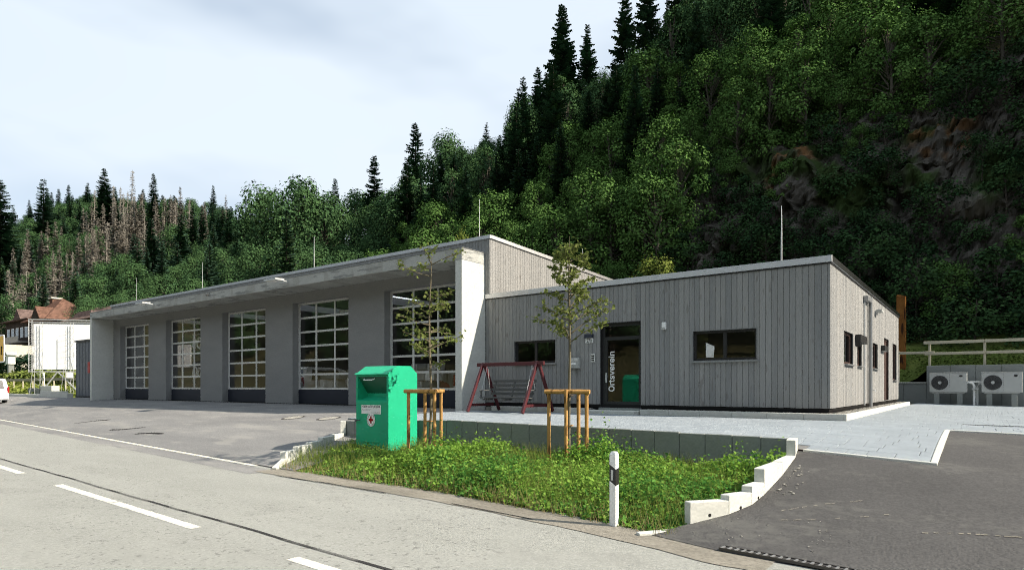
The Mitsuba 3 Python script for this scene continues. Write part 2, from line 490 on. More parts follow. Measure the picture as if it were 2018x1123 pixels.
def bank_z(x, y):
    e = edge(x)
    u = np.clip((np.asarray(y, float) - e) / (-6.5 - e), 0, 1)
    return -0.02 + 0.24 * u * u * (3 - 2 * u) + 0.05 * (meshkit.noise(np.stack([np.asarray(x) * 1.3, np.asarray(y) * 1.3, np.asarray(y) * 0], -1), 3) - 0.5)


def grid_mesh(x0, x1, nx, y0, y1, ny, zf, ylo=None, yhi=None):
    """A sheet over x0..x1 whose y runs from ylo(x) to yhi(x)."""
    x = np.linspace(x0, x1, nx)
    s = np.linspace(0, 1, ny)
    X, S = np.meshgrid(x, s, indexing='ij')
    lo = ylo(X) if ylo else np.full_like(X, y0)
    hi = yhi(X) if yhi else np.full_like(X, y1)
    Y = lo + (hi - lo) * S
    Z = zf(X, Y)
    i, j = np.meshgrid(np.arange(nx - 1), np.arange(ny - 1), indexing='ij')
    k = (i * ny + j).reshape(-1)
    return np.stack([X, Y, Z], -1).reshape(-1, 3), np.stack([k, k + ny, k + ny + 1, k + 1], 1)


# ------------------------------------------------------------------ the setting: terrain, road, yard, driveway, terrace
xs = np.unique(np.concatenate([np.linspace(-460, -70, 100), np.linspace(-70, 30, 60), np.linspace(30, 260, 40)]))
ys = np.unique(np.concatenate([np.linspace(-420, -16, 40), np.linspace(-16, 110, 75), np.linspace(110, 300, 30)]))
X, Y = np.meshgrid(xs, ys, indexing='ij')
Z = hill(X, Y)
CL = (X > -17) & (X < 22) & (Y > 27.2) & (Y < 37.5)
Z = np.where(CL, Z - 4.5, Z)
ny = len(ys)
i, j = np.meshgrid(np.arange(len(xs) - 1), np.arange(ny - 1), indexing='ij')
k = (i * ny + j).reshape(-1)
far = [MB().quad((-2500, -2500, -0.6), (2500, -2500, -0.6), (2500, 2500, -0.6), (-2500, 2500, -0.6))]
tm = MB().add(np.stack([X, Y, Z], -1).reshape(-1, 3), np.stack([k, k + ny, k + ny + 1, k + 1], 1)).add(far[0].v[0], far[0].f[0])
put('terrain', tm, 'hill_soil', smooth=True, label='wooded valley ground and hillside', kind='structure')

# rock face behind the annex
nx_, ny_ = 260, 110
gx, s_ = np.linspace(-19, 24, nx_), np.linspace(0, 1, ny_)
GX, S = np.meshgrid(gx, s_, indexing='ij')
prof_y = np.interp(S, [0, 0.15, 0.82, 0.9, 1.0], [26.5, 28.2, 34.2, 36.2, 39.5])
top = hill(GX, np.full_like(GX, 36.8)) + 1.4
zb = hill(GX, np.full_like(GX, 26.5))
prof_z = zb + (top - zb) * np.interp(S, [0, 0.15, 0.82, 0.9, 1.0], [-0.05, 0.09, 0.86, 0.98, 1.1])
q = np.stack([GX * 0.35, prof_z * 0.3, GX * 0], -1)
ridge = meshkit.fbm(q, 5, 2) - 0.5
fine = meshkit.fbm(q * 4, 4, 9) - 0.5
blend = np.clip(np.minimum(S * 8, (1 - S) * 8), 0, 1) * np.clip(np.minimum((GX + 19) / 4, (24 - GX) / 4), 0, 1)
DY = -(ridge * 5.5 + fine * 2.2 + (meshkit.fbm(q * 14, 3, 5) - 0.5) * 0.8) * blend
DZ = (meshkit.fbm(q * 2.2 + 7, 4, 3) - 0.5) * 2.2 * blend
sink = np.clip(np.minimum((GX + 19) / 3, (24 - GX) / 3), 0, 1)
i, j = np.meshgrid(np.arange(nx_ - 1), np.arange(ny_ - 1), indexing='ij')
k = (i * ny_ + j).reshape(-1)
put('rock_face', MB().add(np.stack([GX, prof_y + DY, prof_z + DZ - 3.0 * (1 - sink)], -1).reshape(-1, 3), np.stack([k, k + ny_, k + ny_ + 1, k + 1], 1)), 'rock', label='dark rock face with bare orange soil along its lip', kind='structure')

# lawns: left of the hall and behind the right wall
put('lawn', grid_mesh(-130, -54.2, 60, 0.4, 21, 24, lambda x, y: hill(x, y) + 0.06), 'lawn', smooth=True, label='sunlit lawn rising left of the hall', kind='structure')
put('grass_bank', grid_mesh(-9, 14, 40, 20.32, 27.6, 14, lambda x, y: np.interp(y, [20.3, 21.2, 24, 27.6], [2.86, 3.05, 3.7, 4.9]) + np.where(x < 0.9, np.clip((0.9 - x) / 0.7, 0, 1) * np.interp(y, [20.3, 23.5], [-0.86, 0.0]), 0)), 'bank_turf', smooth=True, label='grassy bank above the right retaining wall', kind='structure')

# road: one sheet, with its markings on it
road = put('road', grid_mesh(-140, 60, 101, -24, 0, 12, lambda x, y: 0 * x, ylo=lambda x: edge(x) - 11.5, yhi=lambda x: edge(x) + 0.25), 'road_asphalt', label='pale asphalt road in front', kind='structure')


def strip(pts, w, z):
    """A flat painted strip w wide along a polyline."""
    m = MB()
    for (xa, ya), (xb, yb) in zip(pts, pts[1:]):
        t = np.array([xb - xa, yb - ya])
        t = t / np.linalg.norm(t)
        nn = np.array([-t[1], t[0]]) * w / 2
        a, b = np.array([xa, ya]), np.array([xb, yb])
        m.quad([*(a - nn), z], [*(b - nn), z], [*(b + nn), z], [*(a + nn), z])
    return m


def center(x):
    return -13.88 - 0.043 * (x + 4.2)


for xa in (-35.4, -27.3, -19.2, -10.95, -2.85, 5.3):
    a0 = xa
    m = strip([(a0, center(a0)), (a0 + 2.85, center(a0 + 2.85))], 0.15, 0.004)
    m.add(*strip([(a0 + 2.88, center(a0 + 2.88)), (a0 + 5.8, center(a0 + 5.8))], 0.15, 0.004).mesh())
    put('center_dash', m, 'line_paint', road)
ex = np.linspace(-62, -10.6, 40)
put('edge_line', strip([(x, edge(x) + 0.02) for x in ex], 0.16, 0.010), 'line_paint', road)
put('gutter_strip', strip([(x, edge(x) - 0.42) for x in np.linspace(-62, -9.4, 40)], 0.62, 0.004), 'yard_asphalt', road)
r_ = rng(3)
sx = np.linspace(-60, 14, 90)
put('tar_seam', strip([(x, -13.13 - 0.045 * (x + 12) + 0.012 * math.sin(x * 0.9) + r_.normal(0, 0.006)) for x in sx], 0.055, 0.006), 'old_tar', road)
put('shoulder', grid_mesh(-9.7, 1.4, 160, 0, 0, 5, lambda x, y: 0.008 + 0 * x, ylo=lambda x: edge(x) - 0.48 + 0.02 * np.sin(x * 1.7) + 0.015 * np.sin(x * 4.3 + 1) + 0.03 * (meshkit.noise(np.stack([x * 5, x * 0, x * 0], -1), 2) - 0.5), yhi=lambda x: edge(x) + 0.12), 'shoulder', road)
for seg in ([(-8.7, -10.40), (-6.9, -10.44), (-5.2, -10.52)], [(-3.6, -10.55), (-2.6, -10.66), (-1.9, -10.74)]):
    put('kerb_crack', strip(seg, 0.035, 0.013), 'tar', road)

# yard in front of the hall
yard = put('yard', grid_mesh(-75, -9.0, 90, 0, 0.9, 26, yard_z, ylo=lambda x: edge(x) + 0.10, yhi=lambda x: np.where(x > -11.1, -6.45, 0.9) + 0 * x), 'yard_asphalt', smooth=True, label='grey asphalt yard in front of the hall gates', kind='structure')
for (xa, ya, yb, bend) in ((-30, -7.0, -6.2, 0.4), (-24.5, -7.6, -7.0, -0.3), (-21.5, -7.9, -7.7, 0.2)):
    t = np.linspace(0, 1, 12)
    px = xa + t * 1.6
    py = ya + (yb - ya) * t + bend * np.sin(t * 3.1) * 0.5
    m = MB()
    for a, b in zip(range(11), range(1, 12)):
        w = 0.09
        P = [(px[a], py[a] - w), (px[b], py[b] - w), (px[b], py[b] + w), (px[a], py[a] + w)]
        m.quad(*[(x, y, float(yard_z(x, y)) + 0.006) for x, y in P])
    put('tar_patch', m, 'tar', yard)

# driveway on the right
def drive_left():
    """The driveway's part beside the stepped stones: its left side follows them."""
    S, Tt = np.meshgrid(np.linspace(0, 1, 26), np.linspace(0, 1, 44), indexing='ij')
    Y0 = -10.95 + (-6.45 + 10.95) * Tt
    xl = np.interp(Y0, [-10.72, -10.2, -9.74, -9.32, -8.85, -7.9, -6.9, -6.38], [-0.28, 0.13, 0.46, 0.63, 0.67, 0.68, 0.64, 0.58])
    XX = xl + (2.6 - xl) * S
    YY = np.maximum(Y0, edge(XX) + 0.04)
    a, b = np.meshgrid(np.arange(25), np.arange(43), indexing='ij')
    q_ = (a * 44 + b).reshape(-1)
    return np.stack([XX, YY, drive_z(XX, YY)], -1).reshape(-1, 3), np.stack([q_, q_ + 44, q_ + 45, q_ + 1], 1)


drive = put('driveway', MB().add(*drive_left()).add(*grid_mesh(2.6, 14, 50, 0, 0, 80, drive_z, ylo=lambda x: edge(x) + 0.04, yhi=lambda x: -2.0 + 0 * x)), 'drive_asphalt', smooth=True, label='dark asphalt driveway rising from the road', kind='structure')
r_ = rng(12)
m = MB()
for (xa, ya, xb, yb, amp) in ((1.05, -9.45, 1.95, -8.65, 0.05), (1.15, -9.75, 2.35, -9.0, -0.07), (2.6, -9.6, 3.5, -9.35, 0.04)):
    n_ = 26
    t = np.linspace(0, 1, n_)
    px, py = xa + (xb - xa) * t + r_.normal(0, 0.006, n_), ya + (yb - ya) * t + amp * np.sin(3 * t) + r_.normal(0, 0.008, n_)
    for a in range(n_ - 1):
        if r_.random() < 0.5:
            continue
        w = 0.006 + 0.014 * r_.random()
        P = [(px[a], py[a] - w), (px[a + 1], py[a + 1] - w), (px[a + 1], py[a + 1] + w), (px[a], py[a] + w)]
        m.quad(*[(x, y, float(drive_z(x, y)) + 0.006) for x, y in P])
put('chalky_scratch', m, 'shoulder', drive, kind='stuff')

# terrace: bed, slabs, edgings
terr = 'terrace'
put('terrace', MB().add(*grid_mesh(-11.5, 0.72, 30, -6.42, 0.5, 16, lambda x, y: terrace_z(x, y) - 0.014)).add(*grid_mesh(0.72, 2.6, 10, -6.48, -2.0, 14, lambda x, y: terrace_z(x, y) - 0.014)).add(*grid_mesh(0.3, 14, 24, -2.0, 20.0, 24, lambda x, y: terrace_z(x, y) - 0.014)), 'paving_bed', label='pale grey paved terrace round the annex', kind='structure')


def slab(x0, x1, y0, y1, dz):
    g, c = 0.0055, 0.008
    x0, x1, y0, y1 = x0 + g, x1 - g, y0 + g, y1 - g
    zt = lambda x, y: float(terrace_z(x, y)) + dz
    P = [(x0, y0), (x1, y0), (x1, y1), (x0, y1)]
    Q = [(x0 + c, y0 + c), (x1 - c, y0 + c), (x1 - c, y1 - c), (x0 + c, y1 - c)]
    v = [(x, y, zt(x, y) - 0.05) for x, y in P] + [(x, y, zt(x, y) - 0.004) for x, y in P] + [(x, y, zt(x, y)) for x, y in Q]
    f = [[a, (a + 1) % 4, 4 + (a + 1) % 4, 4 + a] for a in range(4)] + [[4 + a, 4 + (a + 1) % 4, 8 + (a + 1) % 4, 8 + a] for a in range(4)] + [[8, 9, 10, 11]]
    return np.array(v), np.array(f)


slabs = []
r_ = rng(5)
y = -6.40
while y < 19.6:
    h = 0.40
    ranges = [(-11.4, 2.52)] if y < -2.1 else [(-11.4, 13.5)] if y < -0.85 else [(0.47, 13.5)]
    for xa, xb in ranges:
        x = xa + r_.random() * 0.3 if xa < 0 else xa
        if xa < 0:
            slabs.append((xa, x, y, y + h))
        while x < xb - 0.1:
            w = (0.4, 0.6, 0.3)[r_.integers(3)]
            x2 = min(x + w, xb)
            slabs.append((x, x2, y, y + h))
            x = x2
    y += h
slabs = [s for s in slabs if s[1] - s[0] > 0.08 and not (s[0] < 0.70 and s[1] > 0.30 and s[2] < -6.2)]


def dist(s):
    return (s[0] - EYE[0]) ** 2 + (s[2] - EYE[1]) ** 2


slabs.sort(key=dist)
rest = MB()
for n, s in enumerate(slabs):
    v, f = slab(*s, r_.normal(0, 0.0012))
    if n < 300:
        put('paving_slab', (v, f), 'paving', terr)
    else:
        rest.add(v, f)
put('far_slabs', rest, 'paving', terr, kind='stuff')
for seg in ([(2.57, -6.45), (2.57, -2.05)], [(0.72, -6.45), (2.62, -6.45)], [(2.53, -2.05), (13.5, -2.05)]):
    m = MB()
    (xa, ya), (xb, yb) = seg
    n_ = max(1, int(round(math.hypot(xb - xa, yb - ya) / 1.0)))
    for a in range(n_):
        p0 = np.array(seg[0]) + (np.array(seg[1]) - seg[0]) * a / n_
        p1 = np.array(seg[0]) + (np.array(seg[1]) - seg[0]) * (a + 1) / n_
        d = (p1 - p0) / np.linalg.norm(p1 - p0) * 0.003
        z0, z1 = float(terrace_z(*p0)), float(terrace_z(*p1))
        put('edging_stone', MB().bar((*(p0 + d), z0 - 0.09), (*(p1 - d), z1 - 0.09), 0.09, 0.19, c=0.008), 'white_concrete', terr)
put('slot_drain', MB().bar((2.78, 0.2, float(terrace_z(2.78, 0.2)) + 0.001), (13, 0.35, float(terrace_z(8, 0.35)) + 0.001), 0.05, 0.012), 'cast_iron', terr)

# planted verge
put('verge', grid_mesh(-10.6, 0.75, 60, 0, 0, 24, bank_z, ylo=lambda x: edge(x) + 0.02, yhi=lambda x: -6.48 + 0 * x), 'soil', smooth=True, label='soil of the planted verge', kind='structure')

# ------------------------------------------------------------------ vehicle hall
HX0, HX1 = -44.55, -11.54
hall = thing('vehicle_hall', 'long grey vehicle hall with five tall glazed gates under a concrete canopy', 'building')
GATES = [(-43.2, -39.0), (-36.67, -32.47), (-30.1, -25.93), (-23.6, -19.4), (-17.05, -12.87)]
holes = [(a, b, 1.0, 5.9) for a, b in GATES]
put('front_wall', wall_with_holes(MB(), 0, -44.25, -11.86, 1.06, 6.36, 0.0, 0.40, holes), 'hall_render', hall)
put('canopy_beam', MB().box(HX0, HX1, -1.31, 0.0, 6.36, 6.78, 0.012), 'fascia_concrete', hall)
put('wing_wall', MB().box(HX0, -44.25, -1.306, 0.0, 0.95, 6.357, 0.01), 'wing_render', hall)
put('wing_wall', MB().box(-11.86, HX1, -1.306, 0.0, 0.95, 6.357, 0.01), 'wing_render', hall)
put('canopy_flashing', MB().box(HX0 - .02, HX1 + .02, -1.33, 0.0, 6.783, 6.80), 'zinc', hall)
# timber band above the canopy and on the right side
m = MB()
x = HX0
r_ = rng(21)
while x < -11.32:
    m.box(x + 0.004, min(x + 0.15, -11.315) - 0.004, -0.03 + r_.normal(0, 0.0015), 0.0, 6.80, 7.30)
    x += 0.155
m.box(-11.535, -11.43, -0.03, 0.0, 5.29, 6.80).box(-11.422, -11.315, -0.03, 0.0, 5.29, 6.80)
put('timber_band', m, 'timber', hall, kind='stuff')


def hall_top(y):
    return 7.30 - 0.036 * y


m = MB()
y = 0.0
while y < 14:
    yb = min(y + 0.15, 14)
    a = r_.normal(0, 0.0015)
    m.prism([(y + .004, 5.2), (yb - .004, 5.2), (yb - .004, hall_top(yb)), (y + .004, hall_top(y))], 0, -11.335, -11.31 + a)
    y += 0.155
put('side_boards', m, 'timber_c', hall, kind='stuff')
m = MB()
ADDED_SKYLIGHTS = [(-42.3, -39.9), (-35.8, -33.4), (-29.2, -26.8), (-22.7, -20.3), (-16.2, -13.8)]
m.box(HX0, -11.345, 0.003, 0.40, 6.37, 7.29).box(HX0, -11.345, 0.40, 2.6, 6.37, 6.75).box(HX0, -11.345, 7.4, 13.98, 6.37, 6.75)
xa = HX0
for a, b in ADDED_SKYLIGHTS + [(-11.345, 0)]:
    m.box(xa, a, 2.6, 7.4, 6.37, 6.75)
    xa = b
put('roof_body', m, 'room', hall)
for a, b in ADDED_SKYLIGHTS:  # unseen roof panes, added to brighten the hall behind the gates
    put('skylight', MB().quad((a, 2.6, 6.76), (b, 2.6, 6.76), (b, 7.4, 6.76), (a, 7.4, 6.76)), 'opal', hall)
put('side_parapet', MB().prism([(0.42, 6.2), (13.98, 6.2), (13.98, hall_top(13.98)), (0.42, hall_top(.42))], 0, -11.5, -11.345), 'joint', hall)
m = MB()
m.box(HX0 - .04, -11.27, -0.07, 0.02, 7.30, 7.43)
m.bar((-11.29, 0.02, 7.365), (-11.29, 14.05, 7.365 - 0.036 * 14), 0.06, 0.13)
put('roof_trim', m, 'roof_trim', hall)
m = MB()
m.box(HX0, HX0 + .2, 0.4, 14, 0.9, 6.37).box(HX0, -11.56, 13.8, 14.0, 0.9, 6.37).box(-11.75, -11.56, 0.42, 13.8, 0.9, 6.37)
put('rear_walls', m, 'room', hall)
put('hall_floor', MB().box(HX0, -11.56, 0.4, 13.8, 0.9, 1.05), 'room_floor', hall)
put('base_joint', MB().box(-44.25, -11.86, 0.03, 0.38, 0.8, 1.06), 'joint', hall)
# gates: frame, 3 x 6 panes, bottom panel
W = GATES[0][1] - GATES[0][0]
gz = np.linspace(1.78, 5.86, 7)
gx = np.linspace(0, 4.2, 4)
fm = MB()
for z in gz:
    fm.box(0, 4.2, -0.022, 0.03, z - 0.045, z + 0.045)
for n_, x in enumerate(gx):
    w = 0.045 if 0 < n_ < 3 else 0.06
    xa = min(max(x, w), 4.2 - w)
    for za, zb_ in zip(gz, gz[1:]):
        fm.box(xa - w, xa + w, -0.018, 0.026, za + 0.045, zb_ - 0.045)
frame_ply = ply(fm.mesh(), 'aluminium')
pane_ply = ply(MB().quad((0.0, 0.005, 0), (1.4, 0.005, 0), (1.4, 0.005, gz[1] - gz[0]), (0.0, 0.005, gz[1] - gz[0])).mesh(), 'glass')
bm = MB().box(0, 4.2, -0.02, 0.03, 1.07, 1.735, 0.006)
bottom_ply = ply(bm.mesh(), 'gate_panel')
seal_ply = ply(MB().box(0, 4.2, -0.015, 0.02, 1.03, 1.07).mesh(), 'black_plastic')
rev_ply = ply(MB().box(-0.0, 0.03, -0.33, 0.04, 1.06, 5.9).mesh(), 'grey_plastic')
for g, (a, b) in enumerate(GATES):
    sc = (b - a) / 4.2
    gt = thing(hall + '__sectional_gate', ['farthest glazed gate at the left end', None, None, None, 'glazed gate nearest the annex'][g], None)
    tw = T().translate([a, 0.35, 0]) @ T().scale([sc, 1, 1])
    put('frame', frame_ply, None, gt, to_world=tw)
    put('bottom_panel', bottom_ply, None, gt, to_world=tw)
    put('floor_seal', seal_ply, None, gt, to_world=tw)
    for r in range(6):
        for c in range(3):
            put('pane', pane_ply, None, gt, to_world=T().translate([a + gx[c] * sc, 0.35, gz[r]]) @ T().scale([sc, 1, 1]))

# ------------------------------------------------------------------ annex
annex = thing('timber_annex', 'low flat-roofed annex clad in grey vertical timber boards', 'building')
AX0, AD = -11.53, 16.3
FH = [(-6.73, -5.34, 1.2, 3.90), (-3.66, -1.85, 2.63, 3.49), (-10.21, -8.47, 2.69, 3.47)]
SH = [(2.11, 3.56, 2.53, 3.47), (4.4, 5.24, 2.53, 3.47), (7.69, 9.05, 2.53, 3.45), (11.06, 12.57, 1.32, 3.82), (14.05, 15.45, 2.16, 3.76)]
wm = MB()
wall_with_holes(wm, 0, AX0, -0.03, 1.22, 5.1, 0.028, 0.26, FH)
wall_with_holes(wm, 1, 0.26, AD - .25, 1.22, 5.1, -0.26, -0.028, SH)
wm.box(AX0, -0.03, AD - .25, AD, 1.22, 5.1)
put('core_wall', wm, 'joint', annex)
put('room_floor', MB().box(AX0, -0.26, 0.26, AD - .25, 1.10, 1.22), 'room_floor', annex)
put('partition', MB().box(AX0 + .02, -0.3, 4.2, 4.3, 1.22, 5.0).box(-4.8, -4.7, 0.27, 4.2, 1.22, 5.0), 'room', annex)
put('plinth', MB().box(AX0, -0.05, 0.05, AD - 0.05, 0.9, 1.3), 'joint', annex)
put('roof_deck', MB().box(AX0, -0.02, 0.02, AD, 5.1, 5.16), 'joint', annex)
# boards on the front, each its own part
r_ = rng(8)
x = AX0
TB = ('timber', 'timber_b', 'timber_c')
while x < -0.02:
    w = 0.155
    x1 = min(x + w, 0.0)
    segs = [(1.30, 5.1)]
    lo_hi = []
    cut = [(max(h[0], x), min(h[1], x1), h[2], h[3]) for h in FH if h[0] < x1 - 1e-6 and h[1] > x + 1e-6]
    off = r_.normal(0, 0.0022)
    kind_ = TB[r_.integers(3)]
    xs_ = sorted({x + .0045, x1 - .0045, *[min(max(v, x + .0045), x1 - .0045) for c in cut for v in c[:2]]})
    cols_ = [(a, b, sorted(c for c in cut if c[0] <= (a + b) / 2 <= c[1])) for a, b in zip(xs_, xs_[1:]) if b - a >= 0.004]
    zlow = 1.30 + r_.normal(0, 0.003)
    full = all(c[2] for c in cols_)
    spans = [[(a, b, zlow, c[0][2]) for a, b, c in cols_ if c[0][2] > zlow], [(a, b, c[0][3], 5.1) for a, b, c in cols_]] if full else [
        [(a, b, z0, z1) for a, b, c in cols_ for z0, z1 in (((zlow, c[0][2]), (c[0][3], 5.1)) if c else ((zlow, 5.1),)) if z1 > z0]]
    for boxes in spans:
        if boxes:
            m = MB()
            for a, b, z0, z1 in boxes:
                m.box(a, b, off, 0.026, z0, z1, 0.004 if b - a > 0.05 else 0)
            put('board', m, kind_, annex)
    x = x1
# boards on the sunlit side, joined
ms = [MB(), MB(), MB()]
y = 0.0
while y < AD - 0.02:
    y1 = min(y + 0.155, AD)
    cut = [h for h in SH if h[0] < y1 - .02 and h[1] > y + .02]
    off = r_.normal(0, 0.0012)
    z = 1.30
    m = ms[r_.integers(3)]
    for c in cut + [(0, 0, 5.1, 5.1)]:
        if c[2] > z:
            m.box(-0.026, off, y + .0025, y1 - .0025, z, c[2])
        z = c[3]
    y = y1
for m, b in zip(ms, TB):
    put('side_boards', m, b, annex, kind='stuff')
# roof edge
m = MB().box(AX0 + .0, 0.05, -0.05, 0.02, 5.10, 5.27, 0.004).box(-0.02, 0.05, 0.022, AD + .05, 5.10, 5.27, 0.004)
put('roof_trim', m, 'roof_trim', annex)
put('drip_edge', MB().box(AX0, 0.02, -0.02, 0.0, 5.06, 5.098).box(-0.0, 0.02, 0.0, AD, 5.06, 5.098), 'black_plastic', annex)


def front_window(h, cols, label=None):
    a, b, z0, z1 = h
    w = thing(annex + '__window', label, None)
    m = MB()  # unseen trees right of the view, added and sized to shade the slope
    f = 0.07
    m.box(a, b, 0.10, 0.16, z0, z0 + f).box(a, b, 0.10, 0.16, z1 - f, z1).box(a, a + f, 0.10, 0.16, z0 + f, z1 - f).box(b - f, b, 0.10, 0.16, z0 + f, z1 - f)
    for c in range(1, cols):
        xm = a + (b - a) * c / cols
        m.box(xm - 0.05, xm + 0.05, 0.098, 0.162, z0 + f, z1 - f)
    put('frame', m, 'dark_frame', w)
    put('reveal', MB().box(a - .012, a, -0.012, 0.10, z0, z1 + .012).box(b, b + .012, -0.012, 0.10, z0, z1 + .012).box(a, b, -0.012, 0.10, z1, z1 + .012), 'zinc', w)
    put('pane', MB().quad((a + f, 0.13, z0 + f), (b - f, 0.13, z0 + f), (b - f, 0.13, z1 - f), (a + f, 0.13, z1 - f)), 'glass', w)
    put('sill', MB().prism([(0.1, z0 - .0), (-0.07, z0 - .022), (-0.07, z0 - .06), (0.1, z0 - .04)], 0, a - .05, b + .05), 'zinc', w)
    return w


w1 = front_window(FH[1], 2, 'wide dark window right of the entrance')
put('paper_notice', MB().quad((-3.33, 0.16, 2.72), (-3.10, 0.16, 2.72), (-3.08, 0.16, 3.04), (-3.33, 0.16, 3.16)), 'white_paint', w1)  # white patch stands in for the reflection in the left pane
w2 = front_window(FH[2], 2, 'dark window above the garden swing')
for n_, (a, b, z0, z1) in enumerate(SH):
    f = 0.07
    if n_ == 3:
        d = thing(annex + '__side_door', 'brown door in the sunlit side wall', None)
        put('frame', MB().box(-0.16, -0.06, a, b, z1 - f, z1).box(-0.16, -0.06, a, a + f, z0, z1 - f).box(-0.16, -0.06, b - f, b, z0, z1 - f), 'brown_frame', d)
        put('leaf', MB().box(-0.14, -0.09, a + f, b - f, z0 + .01, z1 - f, 0.005), 'brown_frame', d)
        put('handle', MB().tube([(-0.09, a + .2, 2.35), (-0.04, a + .2, 2.35), (-0.04, a + .33, 2.35)], 0.012), 'galvanised', d)
        continue
    w = thing(annex + '__window', None, None)
    put('frame', MB().box(-0.14, -0.08, a, b, z0, z0 + f).box(-0.14, -0.08, a, b, z1 - f, z1).box(-0.14, -0.08, a, a + f, z0 + f, z1 - f).box(-0.14, -0.08, b - f, b, z0 + f, z1 - f), 'brown_frame', w)
    put('pane', MB().quad((-0.11, a + f, z0 + f), (-0.11, b - f, z0 + f), (-0.11, b - f, z1 - f), (-0.11, a + f, z1 - f)), 'glass', w)
    put('sill', MB().box(-0.1, 0.09, a - .04, b + .04, z0 - .035, z0 - .005), 'zinc', w)
# entrance door
d = thing(annex + '__entrance_door', 'glazed entrance door with white lettering', None)
a, b, z0, z1 = FH[0]
put('frame', MB().box(a, a + .10, 0.10, 0.18, z0, z1).box(b - .07, b, 0.10, 0.18, z0, z1).box(a + .1, b - .07, 0.10, 0.18, z1 - .10, z1).box(a + .1, b - .07, 0.10, 0.18, 3.36, 3.47).box(a + .1, b - .07, 0.10, 0.18, z0, z0 + .2), 'dark_frame', d)
put('leaf', MB().box(a + .1, a + .19, 0.105, 0.175, z0 + .2, 3.36).box(b - .10, b - .07, 0.105, 0.175, z0 + .2, 3.36), 'dark_frame', d)
put('pane', MB().quad((a + .19, 0.13, z0 + .2), (b - .1, 0.13, z0 + .2), (b - .1, 0.13, 3.36), (a + .19, 0.13, 3.36)), 'glass', d)
put('transom_pane', MB().quad((a + .1, 0.13, 3.47), (b - .07, 0.13, 3.47), (b - .07, 0.13, z1 - .1), (a + .1, 0.13, z1 - .1)), 'glass', d)
put('handle', MB().tube([(a + .15, 0.11, 2.1), (a + .15, 0.05, 2.1), (a + .15, 0.05, 2.25)], 0.013).box(a + .12, a + .18, 0.095, 0.105, 2.0, 2.32), 'galvanised', d)
put('reveal', MB().box(a - .012, a, -0.012, 0.10, z0, z1 + .012).box(b, b + .012, -0.012, 0.10, z0, z1 + .012).box(a, b, -0.012, 0.10, z1, z1 + .012), 'dark_frame', d)
tx = meshkit.text_mesh('Ortsverein', 0.185, 0.002, True)
v = np.array(tx.vertices)
L = v[:, 0].max()
s = 1.30 / L
v = np.stack([a + .19 + 0.235 - v[:, 1] * 1.05, 0.126 - v[:, 2], 1.70 + v[:, 0] * s], 1)
put('lettering', (v, np.array(tx.faces)), 'white_paint', d)
put('threshold', MB().box(a - .02, b + .02, -0.1, 0.12, 1.12, 1.2), 'zinc', d)
# kerb round the gravel strip, gravel
for (p0, p1, n_) in (((-10.9, -0.41), (-7.0, -0.41), 4), ((-5.15, -0.41), (0.37, -0.41), 6), ((0.41, -0.45), (0.41, 16.4), 17)):
    p0, p1 = np.array(p0), np.array(p1)
    for q_ in range(n_):
        s0, s1 = p0 + (p1 - p0) * q_ / n_, p0 + (p1 - p0) * (q_ + 1) / n_
        dd = (s1 - s0) / np.linalg.norm(s1 - s0) * 0.003
        put('kerb_stone', MB().bar((*(s0 + dd), 1.08), (*(s1 - dd), 1.08), 0.08, 0.20, c=0.008), 'white_concrete', annex)
put('door_step', MB().box(-6.95, -5.2, -0.75, -0.11, 0.95, 1.13, 0.01), 'white_concrete', annex)
m = MB()
r_ = rng(77)
ico = trimesh.creation.icosahedron()
for n_ in range(2600):
    if n_ % 5 < 2:
        p = (r_.uniform(-5.1, 0.35), r_.uniform(-0.36, 0.02), 1.16)
    elif n_ % 5 == 2:
        p = (r_.uniform(-10.9, -7), r_.uniform(-0.36, 0.02), 1.16)
    else:
        p = (r_.uniform(0.02, 0.36), r_.uniform(0, 16.3), 1.16)
    sz = r_.uniform(0.02, 0.045)
    m.add(ico.vertices @ trimesh.transformations.random_rotation_matrix(r_.random(3))[:3, :3] * sz * np.array([1, 1, 0.7]) + p, ico.faces)
m.box(-11.2, -6.96, -0.37, 0.05, 0.95, 1.15).box(-5.19, 0.37, -0.37, 0.05, 0.95, 1.15).box(-0.05, 0.37, 0.052, 16.3, 0.95, 1.15)
put('gravel_strip', m, 'pebble', annex, kind='stuff')
# fittings of the side wall
p = thing(annex + '__downpipe', 'zinc downpipe on the sunlit side wall', None)
put('pipe', MB().tube([(0.09, 6.55, 1.1), (0.09, 6.55, 4.92)], 0.062, 12), 'zinc', p, smooth=40)
put('hopper', MB().box(0.01, 0.14, 5.55, 6.62, 4.72, 4.86), 'zinc', p)
put('conduit', MB().tube([(0.03, 5.62, 1.25), (0.03, 5.62, 4.72)], 0.022, 8), 'galvanised', p, smooth=40)
for z in (1.5, 2.9, 4.1):
    put('bracket', MB().tube([(0.0, 6.55, z), (0.16, 6.55, z)], 0.016, 6), 'galvanised', p)
put('tap', MB().tube([(0.0, 7.2, 1.75), (0.14, 7.2, 1.75), (0.16, 7.2, 1.68)], 0.018, 6), 'galvanised', p)

